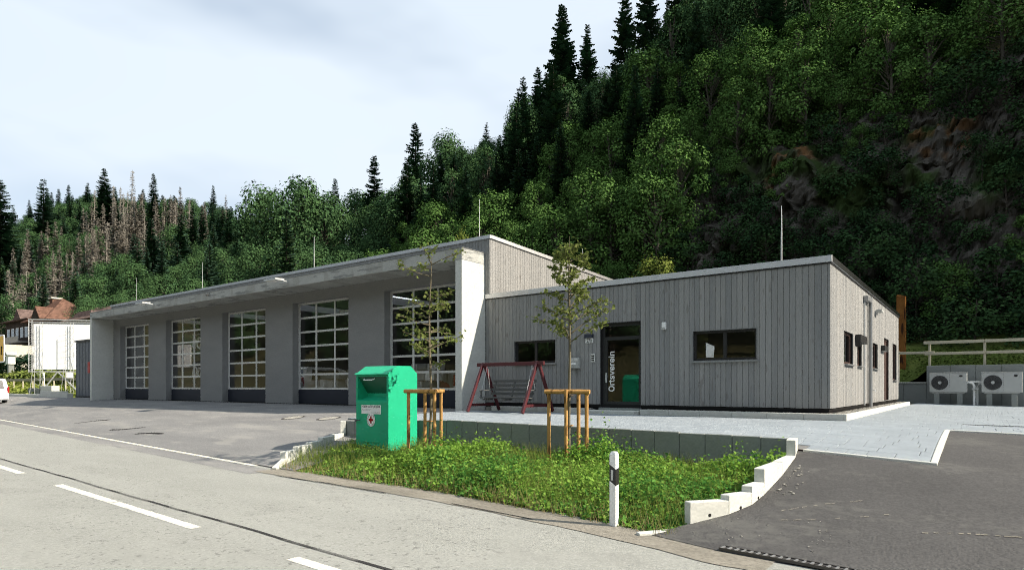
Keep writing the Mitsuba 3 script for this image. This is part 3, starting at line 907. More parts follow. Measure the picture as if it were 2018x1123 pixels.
# things mounted on the annex
k = thing('awning_box', 'dark blind box over the second side window of the annex', 'blind box')
put('case', MB().box(0.004, 0.16, 3.95, 5.3, 3.24, 3.48, 0.008), 'black_plastic', k)
put('end_cap', MB().box(0.02, 0.15, 3.93, 3.947, 3.1, 3.46), 'black_plastic', k)
k = thing('door_canopy_lamp', 'dark box lamp beside the brown side door', 'lamp')
put('housing', MB().box(0.004, 0.15, 10.0, 10.95, 3.26, 3.46, 0.01), 'black_plastic', k)
put('diffuser', MB().box(0.02, 0.13, 10.05, 10.9, 3.25, 3.258), 'grey_plastic', k)
k = thing('side_floodlight', 'small grey floodlight high on the sunlit side wall', 'floodlight')
put('head', MB().box(0.06, 0.24, 8.25, 8.75, 4.58, 4.68, 0.012), 'grey_plastic', k)
put('bracket', MB().box(0.003, 0.06, 8.4, 8.6, 4.5, 4.66), 'galvanised', k)
k = thing('wall_lamp', 'small white square wall lamp beside the entrance', 'lamp')
put('housing', MB().box(-4.61, -4.48, -0.075, -0.004, 3.59, 3.81, 0.012), 'white_paint', k)
put('lens', MB().box(-4.59, -4.50, -0.085, -0.0752, 3.60, 3.66), 'grey_plastic', k)
k = thing('house_number_sign', 'house number sign reading 27a under a dark blue lamp hood', 'sign')
put('hood', MB().prism([(-0.004, 3.46), (-0.11, 3.46), (-0.06, 3.59), (-0.004, 3.59)], 0, -7.29, -6.99), 'gate_panel', k)
put('plate', MB().box(-7.28, -7.0, -0.03, -0.004, 3.30, 3.458, 0.004), 'white_paint', k)
tx = meshkit.text_mesh('27a', 0.115, 0.002, True)
v = np.array(tx.vertices)
put('number', (np.stack([-7.24 + v[:, 0] * (0.2 / v[:, 0].max()), -0.0305 - v[:, 2], 3.32 + v[:, 1]], 1), np.array(tx.faces)), 'black_print', k)
k = thing('intercom_panel', 'pale intercom panel left of the entrance door', 'intercom')
put('plate', MB().box(-7.09, -6.93, -0.022, -0.004, 2.67, 2.95, 0.005), 'aluminium', k)
for z in (2.73, 2.80, 2.87):
    put('button', MB().box(-7.06, -6.96, -0.027, -0.0225, z - .02, z + .02), 'black_plastic', k)
k = thing('letter_box', 'grey letter box left of the intercom panel', 'letter box')
put('box', MB().box(-7.88, -7.47, -0.14, -0.004, 2.48, 2.83, 0.012), 'grey_plastic', k)
put('flap', MB().box(-7.84, -7.51, -0.152, -0.1405, 2.71, 2.79, 0.003), 'aluminium', k)
put('name_label', MB().box(-7.80, -7.58, -0.146, -0.1405, 2.60, 2.66), 'white_paint', k)

# lightning rods on the roofs
for (x, z0, z1, y) in ((-12.66, 7.38, 9.22, 1.0), (-23.28, 7.38, 9.26, 1.0), (-34.19, 7.38, 9.3, 1.0), (-43.12, 7.38, 9.29, 1.0), (-12.1, 6.95, 8.44, 8.0), (-1.28, 5.16, 6.85, 0.35)):
    lab = {-12.66: 'tall lightning rod at the right end of the hall roof', -23.28: 'lightning rod on the hall roof right of the middle', -34.19: 'lightning rod on the hall roof left of the middle', -43.12: 'leftmost lightning rod on the hall roof',
           -12.1: 'lightning rod behind the sloping side edge of the hall roof', -1.28: 'lightning rod on the flat annex roof'}[x]
    k = thing('lightning_rod', lab, 'lightning rod', 'lightning rods on the roofs')
    put('rod', MB().tube([(x, y, z0 + .1), (x, y, (z0 + z1) / 2), (x, y, z1)], [0.022, 0.018, 0.012], 7), 'galvanised', k, smooth=True)
    put('base', MB().tube([(x, y, z0 - .05), (x, y, z0 + .1)], 0.13, 10), 'wall_concrete', k)
for x, lab in ((-35.45, 'left floodlight on the concrete canopy of the hall'), (-22.3, 'right floodlight on the concrete canopy of the hall')):
    k = thing('canopy_floodlight', lab, 'floodlight', 'floodlights on the hall canopy')
    put('arm', MB().bar((x + .30, -1.315, 6.60), (x + .30, -1.62, 6.64), 0.05, 0.04), 'galvanised', k)
    put('head', MB().prism([(-1.60, 6.60), (-1.60, 6.70), (-2.05, 6.68), (-2.05, 6.61)], 0, x - .45, x + .45), 'galvanised', k)
    put('lens', MB().prism([(-1.63, 6.583), (-1.63, 6.598), (-2.02, 6.607), (-2.02, 6.596)], 0, x - .40, x + .40), 'white_paint', k)
k = thing('canopy_camera', 'tiny camera mounted on the canopy between the floodlights', 'camera')
put('mount', MB().tube([(-28.9, -1.315, 6.70), (-28.9, -1.42, 6.70), (-28.9, -1.42, 6.62)], 0.02, 6), 'black_plastic', k)
put('body', MB().box(-28.94, -28.86, -1.52, -1.36, 6.55, 6.62, 0.01), 'black_plastic', k)

# ------------------------------------------------------------------ retaining wall of the verge with its stepped end stones
rw = thing('retaining_wall', 'low retaining wall of grey concrete stones behind the verge', 'retaining wall')
r_ = rng(31)
x = -11.46
while x < 0.3:
    zt = float(np.interp(x, [-11.5, -7.6, -4.7, 0.5], [0.90, 1.045, 1.03, 0.98])) + r_.normal(0, 0.003)
    put('stone', MB().box(x + .004, x + .496, -6.50 + r_.normal(0, 0.003), -6.40, -0.25, zt, 0.008), 'wall_concrete', rw)
    x += 0.5
PR = [(0.62, -6.38), (0.70, -6.9), (0.74, -7.9), (0.73, -8.85), (0.69, -9.30), (0.52, -9.72), (0.17, -10.17)]
TOPR = [0.99, 0.735, 0.725, 0.535, 0.45, 0.385]
PL = [(-11.42, -6.42), (-11.30, -6.55), (-11.02, -7.15), (-10.72, -7.75), (-10.42, -8.33), (-10.12, -8.9), (-9.86, -9.42)]
TOPL = [0.90, 0.56, 0.53, 0.46, 0.415, 0.35]


def stone_row(name, label, P, tops, side):
    k = thing(name, label, 'kerb stones')
    for (xa, ya), (xb, yb), zt in zip(P, P[1:], tops):
        p0, p1 = np.array([xa, ya]), np.array([xb, yb])
        t = (p1 - p0) / np.linalg.norm(p1 - p0)
        n_ = np.array([-t[1], t[0]]) * side
        a, b = p0 + t * 0.004, p1 - t * 0.004
        w = 0.14
        pts = []
        for q_ in (a, b, b + n_ * w, a + n_ * w):
            for z in (-0.3, zt):
                pts.append((*q_, z))
        pts = np.array(pts)
        ctr = pts.mean(0)
        top_in = [(*(q_ + (ctr[:2] - q_) / np.linalg.norm(ctr[:2] - q_) * 0.012), zt) for q_ in (a, b, b + n_ * w, a + n_ * w)]
        pts = [(*q_, -0.3) for q_ in (a, b, b + n_ * w, a + n_ * w)] + [(*q_, zt - 0.009) for q_ in (a, b, b + n_ * w, a + n_ * w)] + top_in
        put('stone', MB().hull(pts), 'white_concrete', k)
    return k


ks = stone_row('stepped_kerb', 'stepped white concrete stones along the driveway side of the verge', PR, TOPR, -1)
for (xa, ya), (xb, yb), z in ((PR[3], PR[4], 0.35), (PR[4], PR[5], 0.27), (PR[5], PR[6], 0.21)):
    c0 = np.array([(xa + xb) / 2, (ya + yb) / 2])
    t = np.array([xb - xa, yb - ya])
    t /= np.linalg.norm(t)
    n_ = np.array([-t[1], t[0]])
    put('lifting_hole', MB().tube([(*(c0 - n_ * 0.002), z), (*(c0 + n_ * 0.004), z)], 0.022, 12), 'joint', ks)
put('flat_kerb', MB().bar((0.14, -10.21, 0.02), (-0.30, -10.72, 0.0), 0.10, 0.08, c=0.01), 'white_concrete', ks)
kl = stone_row('stepped_kerb', 'stepped white concrete stones at the left end of the verge by the yard', PL, TOPL, -1)
put('flat_kerb', MB().bar((-9.84, -9.46, 0.16), (-9.62, -9.86, 0.0), 0.12, 0.1, c=0.01), 'white_concrete', kl)
m = MB()
r_ = rng(44)
for n_ in range(26):
    t = r_.random()
    x, y = 0.86 + 0.25 * r_.random() ** 2, -7.2 - 1.6 * t
    sz = r_.uniform(0.008, 0.028)
    m.add(ico.vertices @ trimesh.transformations.random_rotation_matrix(r_.random(3))[:3, :3] * sz * np.array([1, 1, 0.6]) + (x, y, float(drive_z(x, y)) + sz * 0.4), ico.faces)
for n_ in range(40):
    x, y = r_.uniform(0.3, 2.0), r_.uniform(-10.6, -9.6)
    sz = r_.uniform(0.005, 0.014)
    m.add(ico.vertices * sz * np.array([1, 1, 0.6]) + (x, y, float(drive_z(x, y)) + sz * 0.4), ico.faces)
put('loose_stones', m, 'pebble', label='loose stones and crumbs beside the stepped stones on the driveway', cat='stones', kind='stuff')

# drain channel at the foot of the driveway
k = thing('drain_channel', 'slotted drain channel across the foot of the driveway', 'drain')
pa, pb = np.array([0.78, -10.80]), np.array([5.6, -11.30])
n_ = 60
t = (pb - pa) / np.linalg.norm(pb - pa)
nn = np.array([-t[1], t[0]])
Ld = np.linalg.norm(pb - pa)
dz = lambda q_: float(drive_z(*q_)) + 0.012
for sgn in (-1, 1):
    put('rail', MB().bar((*(pa + nn * sgn * 0.062), dz(pa) - .006), (*(pb + nn * sgn * 0.062), dz(pb) - .006), 0.014, 0.03), 'cast_iron', k)
put('trough', MB().bar((*pa, dz(pa) - .012), (*pb, dz(pb) - .012), 0.10, 0.01), 'black_print', k)
for q_ in range(int(Ld / 0.04)):
    c0 = pa + t * (0.02 + q_ * 0.04)
    if q_ % 2 == 0:
        put('bar', MB().bar((*(c0 - nn * 0.052), dz(c0)), (*(c0 + nn * 0.052), dz(c0)), 0.022, 0.014), 'zinc', k)
# manhole covers
for (x, y, lab) in ((-17.3, -4.2, 'left round manhole cover in the yard'), (-15.4, -4.05, 'right round manhole cover in the yard')):
    k = thing('manhole_cover', lab, 'manhole cover', 'manhole covers in the yard')
    z = float(yard_z(x, y))
    th = np.linspace(0, 2 * np.pi, 33)
    m, mf = MB(), MB()
    for a, b in zip(th, th[1:]):
        pts = [(x + r * math.cos(w), y + r * math.sin(w)) for w, r in ((a, 0.43), (b, 0.43), (b, 0.34), (a, 0.34))]
        m.quad(*[(p_[0], p_[1], float(yard_z(*p_)) + 0.008) for p_ in pts])
        pts = [(x, y)] + [(x + 0.34 * math.cos(w), y + 0.34 * math.sin(w)) for w in (a, b)]
        mf.add([(p_[0], p_[1], float(yard_z(*p_)) + 0.010) for p_ in pts], [[0, 1, 2]])
    put('rim', m, 'cast_iron', k)
    put('cover', mf, 'cover_fill', k)

# ------------------------------------------------------------------ clothes container
k = thing('clothes_container', 'green metal clothes donation container with chamfered roof standing in the verge', 'clothes container')
CX0, CX1, CY0, CY1, CZ = -9.48, -8.29, -7.66, -6.70, 2.20
side = [(CY0, 0.1), (CY1, 0.1), (CY1, CZ), (CY1 - .22, 2.385), (CY0 + .30, 2.385), (CY0, CZ)]
body = MB().prism(side, 0, CX0, CX1)
import manifold3d as m3


def solid(mb):
    v, f = mb.mesh()
    return m3.Manifold(m3.Mesh(np.asarray(v, np.float32), np.asarray(f, np.uint32)))


hollow = solid(MB().prism([(CY0 - .05, 1.50), (CY0 + .30, 1.62), (CY0 + .38, 2.12), (CY0 - .05, 2.12)], 0, CX0 + .06, CX1 - .06))
put('body', solid(body) - hollow, 'green_paint', k)
put('flap', MB().prism([(CY0 + .015, 2.12), (CY0 + .03, 2.12), (CY0 + .36, 1.66), (CY0 + .345, 1.66)], 0, CX0 + .065, CX1 - .065), 'green_dark', k)
put('handle', MB().tube([(-9.19, CY0 + .03, 2.07), (-9.15, CY0 - .035, 2.035), (-8.85, CY0 - .035, 2.035), (-8.81, CY0 + .03, 2.07)], 0.014, 7), 'white_paint', k, smooth=40)
put('rain_lip', MB().prism([(CY0 - .05, 2.165), (CY0 - .05, 2.18), (CY0, 2.215), (CY0, 2.19)], 0, CX0 - .01, CX1 + .0), 'green_paint', k)
put('door_seam', MB().box(CX0 + .05, CX1 - .05, CY0 - .006, CY0 - .001, 1.44, 1.475), 'green_paint', k)
put('lock', MB().tube([(CX0 + .02, CY0 - .06, 1.02), (CX0 + .02, CY0, 1.02)], 0.018, 7).tube([(CX0 + .02, CY0 - .05, 1.02), (CX0 + .2, CY0 - .05, 1.04)], 0.012, 6), 'black_plastic', k)
lp = put('label_plate', MB().box(-9.27, -8.55, CY0 - .006, CY0 - .001, 1.20, 1.42), 'white_paint', k)
tx = meshkit.text_mesh('HIER ALTKLEIDER', 0.05, 0.001, True)
v = np.array(tx.vertices)
put('text', (np.stack([-9.24 + v[:, 0] * (0.66 / v[:, 0].max()), CY0 - .0065 - v[:, 2], 1.355 + v[:, 1]], 1), np.array(tx.faces)), 'black_print', lp)
m = MB()
for z, a, b in ((1.315, -9.24, -8.92), (1.285, -9.24, -8.95), (1.25, -8.92, -8.58), (1.225, -8.92, -8.58)):
    m.box(a, b, CY0 - .0085, CY0 - .007, z - .003, z + .003)
put('fine_print', m, 'grey_print', lp)
th = np.linspace(0, 2 * np.pi, 41)[:-1]
badge = trimesh.creation.cylinder(0.165, 0.004, sections=40)
v = np.array(badge.vertices)
bg = put('round_emblem', (np.stack([-8.91 + v[:, 0] * .92, CY0 - .008 + v[:, 2], 1.055 + v[:, 1]], 1), np.array(badge.faces)), 'white_paint', k)
put('red_cross', MB().box(-8.937, -8.883, CY0 - .0125, CY0 - .0105, 0.965, 1.145).box(-8.99, -8.9375, CY0 - .0125, CY0 - .0105, 1.028, 1.082).box(-8.8825, -8.83, CY0 - .0125, CY0 - .0105, 1.028, 1.082), 'red_print', bg)
m = MB()
for n_ in range(26):
    if n_ in (6, 7, 19, 20):
        continue
    w = n_ / 26 * 2 * math.pi
    c0 = np.array([-8.91 + 0.122 * math.cos(w), CY0 - .0115, 1.055 + 0.132 * math.sin(w)])
    m.bar(c0 - np.array([math.cos(w), 0, math.sin(w)]) * 0.012, c0 + np.array([math.cos(w), 0, math.sin(w)]) * 0.012, 0.012, 0.002, up=(0, 1, 0))
put('ring_print', m, 'black_print', bg)
put('slot', MB().box(-9.2, -8.62, CY0 - .012, CY0 - .001, 0.50, 0.53, 0.004).box(-9.2, -8.58, CY0 - .012, CY0 - .001, 0.42, 0.45, 0.004), 'green_paint', k)
put('foot_frame', MB().box(CX0 + .05, CX1 - .05, CY0 + .05, CY1 - .05, -0.1, 0.1), 'black_plastic', k)

# ------------------------------------------------------------------ garden swing
k = thing('garden_swing', 'dark red timber garden swing with a grey slatted bench hanging in it', 'garden swing')
sz = 1.04
BM = 2.62
put('top_beam', MB().bar((-10.78, -1.35, BM), (-8.02, -1.35, BM), 0.09, 0.12, c=0.006), 'dark_red_paint', k)
for x in (-10.55, -8.30):
    put('leg', MB().bar((x, -2.15, sz), (x, -1.33, BM + .05), 0.08, 0.10, c=0.006), 'dark_red_paint', k)
    put('leg', MB().bar((x + .085, -0.55, sz + .02), (x + .085, -1.37, BM + .02), 0.08, 0.10, c=0.006), 'dark_red_paint', k)
    put('crossbar', MB().bar((x - .06, -2.02, 1.26), (x - .06, -0.68, 1.26), 0.04, 0.09, c=0.004), 'dark_red_paint', k)
m = MB()
bench = thing(k + '__bench', 'grey slatted swing bench', None)
for y, z in ((-1.72, 1.50), (-1.60, 1.49), (-1.48, 1.48), (-1.36, 1.475)):
    put('seat_slat', MB().box(-10.36, -8.44, y - .052, y + .052, z, z + .03, 0.005), 'bench_wood', bench)
for q_, z in enumerate((1.60, 1.74, 1.88, 2.02)):
    y = -1.22 + 0.05 * q_
    put('back_slat', MB().bar((-10.3, y, z + .04), (-8.5, y, z + .04), 0.025, 0.085, c=0.005), 'bench_wood', bench)
for x in (-10.2, -9.4, -8.6):
    put('back_brace', MB().bar((x, -1.28, 1.45), (x, -1.03, 2.1), 0.05, 0.035), 'bench_wood', bench)
    put('seat_rail', MB().box(x - .025, x + .025, -1.76, -1.25, 1.42, 1.47), 'bench_wood', bench)
for x in (-10.33, -8.47):
    put('armrest', MB().bar((x, -1.78, 1.74), (x, -1.18, 1.76), 0.07, 0.03, c=0.005), 'bench_wood', bench)
    put('arm_post', MB().bar((x, -1.70, 1.48), (x, -1.70, 1.73), 0.045, 0.045), 'bench_wood', bench)
    put('chain', MB().tube([(x, -1.66, 1.75), (x, -1.37, BM - .05)], 0.008, 5).tube([(x, -1.24, 1.76), (x, -1.35, BM - .05)], 0.008, 5), 'galvanised', bench)

# ------------------------------------------------------------------ young trees and their stakes


def leaves(m, P, size, r, flat=0.35, cols=((.11, .15, .04), (.19, .22, .075)), N=None):
    """One bent leaf (two triangles, folded along its rib) at each point."""
    P = np.asarray(P, float)
    n = len(P)
    d = r.normal(size=(n, 3))
    d[:, 2] = d[:, 2] * 0.6 - 0.25
    d /= np.linalg.norm(d, axis=1, keepdims=True)
    up = r.normal(size=(n, 3)) * 0.7 + np.array([0, 0, 1.0])
    if N is not None:
        up = np.asarray(N) + r.normal(size=(n, 3)) * 0.32
    sd = np.cross(d, up)
    sd /= np.linalg.norm(sd, axis=1, keepdims=True) + 1e-9
    if N is not None:
        d = np.cross(up, sd)
        d /= np.linalg.norm(d, axis=1, keepdims=True) + 1e-9
    nn = np.cross(sd, d)
    L = size * r.uniform(0.65, 1.3, (n, 1))
    a, b = P, P + d * L
    mid = P + d * L * 0.45
    w = L * 0.36
    l, q_ = mid + sd * w + nn * L * 0.1, mid - sd * w + nn * L * 0.1
    v = np.stack([a, l, b, q_], 1).reshape(-1, 3)
    k_ = np.arange(n) * 4
    f = np.vstack([np.stack([k_, k_ + 1, k_ + 2], 1), np.stack([k_, k_ + 2, k_ + 3], 1)])
    t = r.random((n, 1))
    c = np.repeat((np.array(cols[0]) * (1 - t) + np.array(cols[1]) * t) * r.uniform(0.86, 1.14, (n, 1)), 4, axis=0)
    m.v.append(v)
    m.f.append(f + m.n)
    m.c.append(c)
    m.n += len(v)


def young_tree(key, x, y, z0, ztop, radius, zcrown, nb, dens, seed, lean, layers=None):
    r = rng(seed)
    H = ztop - z0
    zz = np.linspace(0, 1, 14)
    trunk = np.stack([x + lean * zz + 0.02 * np.sin(zz * 9 + seed), y + 0.02 * np.sin(zz * 7), z0 + H * zz], 1)
    tm = MB().tube(trunk, 0.034 * (1 - zz) ** 0.7 + 0.004, 9)
    lm = MB()
    for b in range(nb):
        u = (b + r.random() * 0.7) / nb
        if layers:
            zb = z0 + H * (layers[b % len(layers)] + r.normal(0, 0.02))
        else:
            zb = zcrown + (ztop - 0.25 - zcrown) * u
        t = (zb - z0) / H
        o = np.array([x + lean * t, y, zb])
        az = b * 2.4 + r.normal(0, 0.3)
        L = radius * (1.0 - 0.55 * u if not layers else r.uniform(0.55, 1.05)) * r.uniform(0.75, 1.15)
        el = r.uniform(0.35, 0.95) if not layers else r.uniform(0.0, 0.55)
        s = np.linspace(0, 1, 6)
        P = o + np.stack([math.cos(az) * L * s, math.sin(az) * L * s, math.sin(el) * L * s * (1 - 0.25 * s)], 1) + np.cumsum(r.normal(0, 0.015, (6, 3)), 0)
        tm.tube(P, 0.012 * (1 - s) + 0.003, 5)
        for c in range(3):
            q0 = P[2 + c]
            az2 = az + r.choice([-1, 1]) * r.uniform(0.5, 1.2)
            L2 = L * r.uniform(0.25, 0.5)
            P2 = q0 + np.stack([math.cos(az2) * L2 * s, math.sin(az2) * L2 * s, L2 * 0.35 * s], 1)
            tm.tube(P2, 0.006 * (1 - s) + 0.002, 4)
            leaves(lm, P2[r.integers(1, 6, dens)] + r.normal(0, 0.035, (dens, 3)), 0.085, r)
        leaves(lm, P[r.integers(2, 6, int(dens * 1.6))] + r.normal(0, 0.05, (int(dens * 1.6), 3)), 0.085, r)
    put('trunk', tm, 'young_bark', key, smooth=True)
    put('crown', lm, 'leaf', key, color=True)


k = thing('young_tree', 'slender young tree with sparse leaves beside the green container', 'tree')
young_tree(k, -6.80, -7.78, 0.10, 4.87, 0.82, 2.0, 24, 8, 5, 0.05, layers=(0.50, 0.55, 0.58, 0.62, 0.66, 0.70, 0.745, 0.78, 0.80, 0.92, 0.96))
k = thing('young_tree', 'slender young tree with a fuller rounded crown in front of the entrance', 'tree')
young_tree(k, -3.42, -7.30, 0.10, 4.86, 0.72, 2.7, 28, 13, 9, 0.02)


def tree_support(cx, cy, ztop, label, stakes, rails, seed):
    k = thing('tree_support', label, 'tree stakes')
    r = rng(seed)
    for (dx, dy) in stakes:
        lx, ly = r.normal(0, 0.012, 2)
        put('stake', MB().tube([(cx + dx + lx, cy + dy + ly, -0.1), (cx + dx, cy + dy, (ztop) / 2), (cx + dx, cy + dy, ztop)], [0.040, 0.038, 0.037], 10), 'stake_wood', k, smooth=40)
    for (ax, ay, bx, by) in rails:
        put('cross_rail', MB().tube([(cx + ax, cy + ay, ztop - .04), (cx + bx, cy + by, ztop - .04)], [0.045, 0.045], 9), 'stake_wood', k, smooth=40)
    put('tie_band', MB().tube([(cx - .06, cy - .06, ztop - .12), (cx + .06, cy - .05, ztop - .12), (cx + .06, cy + .06, ztop - .11), (cx - .06, cy + .06, ztop - .1), (cx - .06, cy - .06, ztop - .12)], 0.012, 5), 'bark', k)
    put('tie_band', MB().tube([(cx - .05, cy - .06, ztop - .72), (cx + .06, cy - .05, ztop - .72), (cx + .06, cy + .06, ztop - .71), (cx - .05, cy + .06, ztop - .7), (cx - .05, cy - .06, ztop - .72)], 0.010, 5), 'stake_wood', k)


tree_support(-6.80, -7.78, 1.81, 'wooden stakes and rails holding the young tree beside the green container', [(-.36, -.30), (0.02, 0.36), (0.33, -.18), (-.03, -.11)],
             [(-.44, -.34, .40, -.22), (-.40, -.32, .06, .42), (.36, -.22, .0, .42)], 3)
tree_support(-3.42, -7.30, 1.81, 'wooden stakes and rails holding the young tree in front of the entrance', [(-.40, -.12), (0.0, -.11), (0.38, 0.04), (0.04, 0.30)],
             [(-.47, -.16, .46, .02), (-.42, -.13, .08, .36), (.42, .0, .0, .36)], 4)

# ------------------------------------------------------------------ delineator post
k = thing('delineator_post', 'white roadside delineator post with a slanted black band at the edge of the verge', 'delineator post')
px, py = -0.78, -10.42
prof = [(-0.06, -0.035), (0.06, -0.035), (0.03, 0.05), (-0.03, 0.05)]
rot = math.radians(-20)
R = np.array([[math.cos(rot), -math.sin(rot)], [math.sin(rot), math.cos(rot)]])
prof = (np.array(prof) @ R.T) + (px, py)


def post_slice(z0, z1, sl=0.0, grow=0.0):
    c = prof.mean(0)
    pts = []
    for q_ in prof:
        q2 = c + (q_ - c) * (1 + grow)
        s = (q_ - c) @ R[:, 0]
        pts += [(*q2, z0 - sl * s), (*q2, z1 - sl * s)]
    return MB().hull(pts)


m = post_slice(-0.15, 0.96)
put('post', m.hull([(*q_, 0.96) for q_ in prof] + [(*(prof.mean(0) + (q_ - prof.mean(0)) * 0.7), 1.0) for q_ in prof]), 'white_paint', k)
put('black_band', post_slice(0.58, 0.80, 0.5, 0.03), 'black_plastic', k)
e = R[:, 0]
f0 = prof.mean(0) + R @ np.array([0.0, -0.047])
put('reflector', MB().hull([(*(f0 + e * sx_ * 0.02 + R @ np.array([0, dy_])), z) for sx_ in (-1, 1) for dy_ in (0, -0.006) for z in (0.62, 0.76)]), 'galvanised', k)

# ------------------------------------------------------------------ right rear: walls, heat pumps, fence, column
k = thing('rear_retaining_wall', 'grey concrete retaining wall behind the two heat pumps', 'retaining wall')
for q_ in range(9):
    x = 0.87 + q_ * 1.0
    put('stone', MB().box(x + .006, x + .994, 20.0, 20.3, 0.5, 2.93 + (q_ % 2) * 0.004, 0.012), 'wall_concrete', k)
for q_ in range(5):
    x = -4.13 + q_ * 1.0
    put('stone', MB().box(x + .006, x + .994, 20.02, 20.3, 0.5, 2.05, 0.01), 'wall_concrete', k, label='lower stone behind the annex corner' if q_ == 4 else None)
put('coping', MB().box(-4.1, 0.86, 19.97, 20.33, 2.052, 2.10, 0.006), 'white_concrete', k)


def heat_pump(x0, label):
    k = thing('heat_pump', label, 'heat pump', 'heat pumps by the rear wall')
    x1, y0, y1, z0, z1 = x0 + 1.50, 18.92, 19.5, 1.60, 2.53
    put('case', MB().box(x0, x1, y0, y1, z0, z1, 0.018), 'pump_case', k)
    cx, cz, r0 = x0 + 0.42, (z0 + z1) / 2, 0.335
    g = thing(k + '__fan_grille', None, None)
    disc = trimesh.creation.cylinder(r0, 0.02, sections=40)
    v = np.array(disc.vertices)
    put('dark_opening', (np.stack([cx + v[:, 0], y0 - .011 + v[:, 2], cz + v[:, 1]], 1), np.array(disc.faces)), 'mesh_dark', g)
    m = MB()
    for rr in np.linspace(0.09, r0, 7):
        th = np.linspace(0, 2 * np.pi, 37)
        m.tube(np.stack([cx + rr * np.cos(th), th * 0 + y0 - .034, cz + rr * np.sin(th)], 1), 0.005, 4)
    for w in np.linspace(0, 2 * np.pi, 13)[:-1]:
        m.bar((cx + .08 * math.cos(w), y0 - .032, cz + .08 * math.sin(w)), (cx + r0 * math.cos(w), y0 - .032, cz + r0 * math.sin(w)), 0.008, 0.008)
    put('grille_wires', m, 'black_plastic', g)
    hub = trimesh.creation.cylinder(0.075, 0.02, sections=20)
    v = np.array(hub.vertices)
    put('hub', (np.stack([cx + v[:, 0], y0 - .042 + v[:, 2], cz + v[:, 1]], 1), np.array(hub.faces)), 'pump_case', g)
    put('panel_seam', MB().box(x0 + .80, x0 + .806, y0 - .002, y0 - .0005, z0 + .03, z1 - .03), 'black_print', k)
    b = trimesh.creation.cylinder(0.07, 0.012, sections=20)
    v = np.array(b.vertices)
    put('badge', (np.stack([x0 + 1.26 + v[:, 0], y0 - .007 + v[:, 2], z1 - .15 + v[:, 1] * .75], 1), np.array(b.faces)), 'black_plastic', k)
    put('lid', MB().box(x0 - .015, x1 + .015, y0 - .015, y1 + .015, z1 + .002, z1 + .025, 0.006), 'pump_case', k)
    put('base_rail', MB().box(x0 + .1, x1 - .1, y0 + .05, y1 - .05, z0 - .05, z0 - .002), 'grey_plastic', k)
    for lx in (x0 + .18, x1 - .40):
        put('foot', MB().box(lx, lx + .22, y0 + .06, y1 - .06, 0.9, z0 - .052, 0.01), 'wall_concrete', k)


heat_pump(1.05, 'left grey outdoor heat pump with round fan on concrete feet')
heat_pump(3.10, 'right grey outdoor heat pump with round fan on concrete feet')
k = thing('pump_pipes', 'pale insulated pipes between the two heat pumps', 'pipes')
put('riser', MB().tube([(2.82, 19.2, 0.95), (2.82, 19.2, 1.9), (2.75, 19.2, 2.05), (2.56, 19.2, 2.08)], 0.055, 8), 'white_paint', k, smooth=40)
put('branch', MB().tube([(2.94, 19.15, 0.95), (2.94, 19.15, 1.85), (3.0, 19.15, 2.0), (3.1, 19.15, 2.02)], 0.05, 8), 'grey_plastic', k, smooth=40)
put('cross_pipe', MB().tube([(2.58, 19.3, 2.10), (3.1, 19.3, 2.10)], 0.035, 8), 'white_paint', k, smooth=40)
put('valve', MB().box(2.72, 3.0, 19.05, 19.3, 1.72, 1.80, 0.01), 'pump_case', k)

k = thing('wooden_fence', 'weathered two-rail wooden fence on the bank above the heat pumps', 'fence')
for x in (0.98, 3.22, 5.46, 7.7):
    put('post', MB().box(x - .055, x + .055, 20.36, 20.47, 2.7, 4.14, 0.012), 'fence_wood', k)
for a, b in ((0.72, 3.22), (3.23, 5.46), (5.47, 7.9)):
    put('rail', MB().bar((a, 20.33, 4.10), (b - .01, 20.33, 4.10), 0.05, 0.15, c=0.01), 'fence_wood', k)
    put('rail', MB().bar((a + .05, 20.33, 3.54), (b - .01, 20.33, 3.54), 0.05, 0.14, c=0.01), 'fence_wood', k)
put('rail', MB().bar((-2.6, 20.39, 3.62), (1.2, 20.31, 3.60), 0.05, 0.13, c=0.01), 'fence_wood', k, label='lower rail reaching behind the annex')
put('post', MB().box(-0.42, -0.33, 20.5, 20.6, 2.0, 3.72, 0.01), 'fence_wood', k)
k = thing('rust_column', 'tall rust-brown weathered column rising behind the rear corner of the annex', 'column')
put('shaft', MB().box(-0.62, -0.20, 21.9, 22.3, 2.6, 6.76, 0.02), 'rust', k)
put('cap', MB().hull([(-.62, 21.9, 6.762), (-.20, 21.9, 6.762), (-.2, 22.3, 6.762), (-.62, 22.3, 6.762), (-.58, 21.95, 6.88), (-.5, 22.2, 6.84)]), 'rust', k)

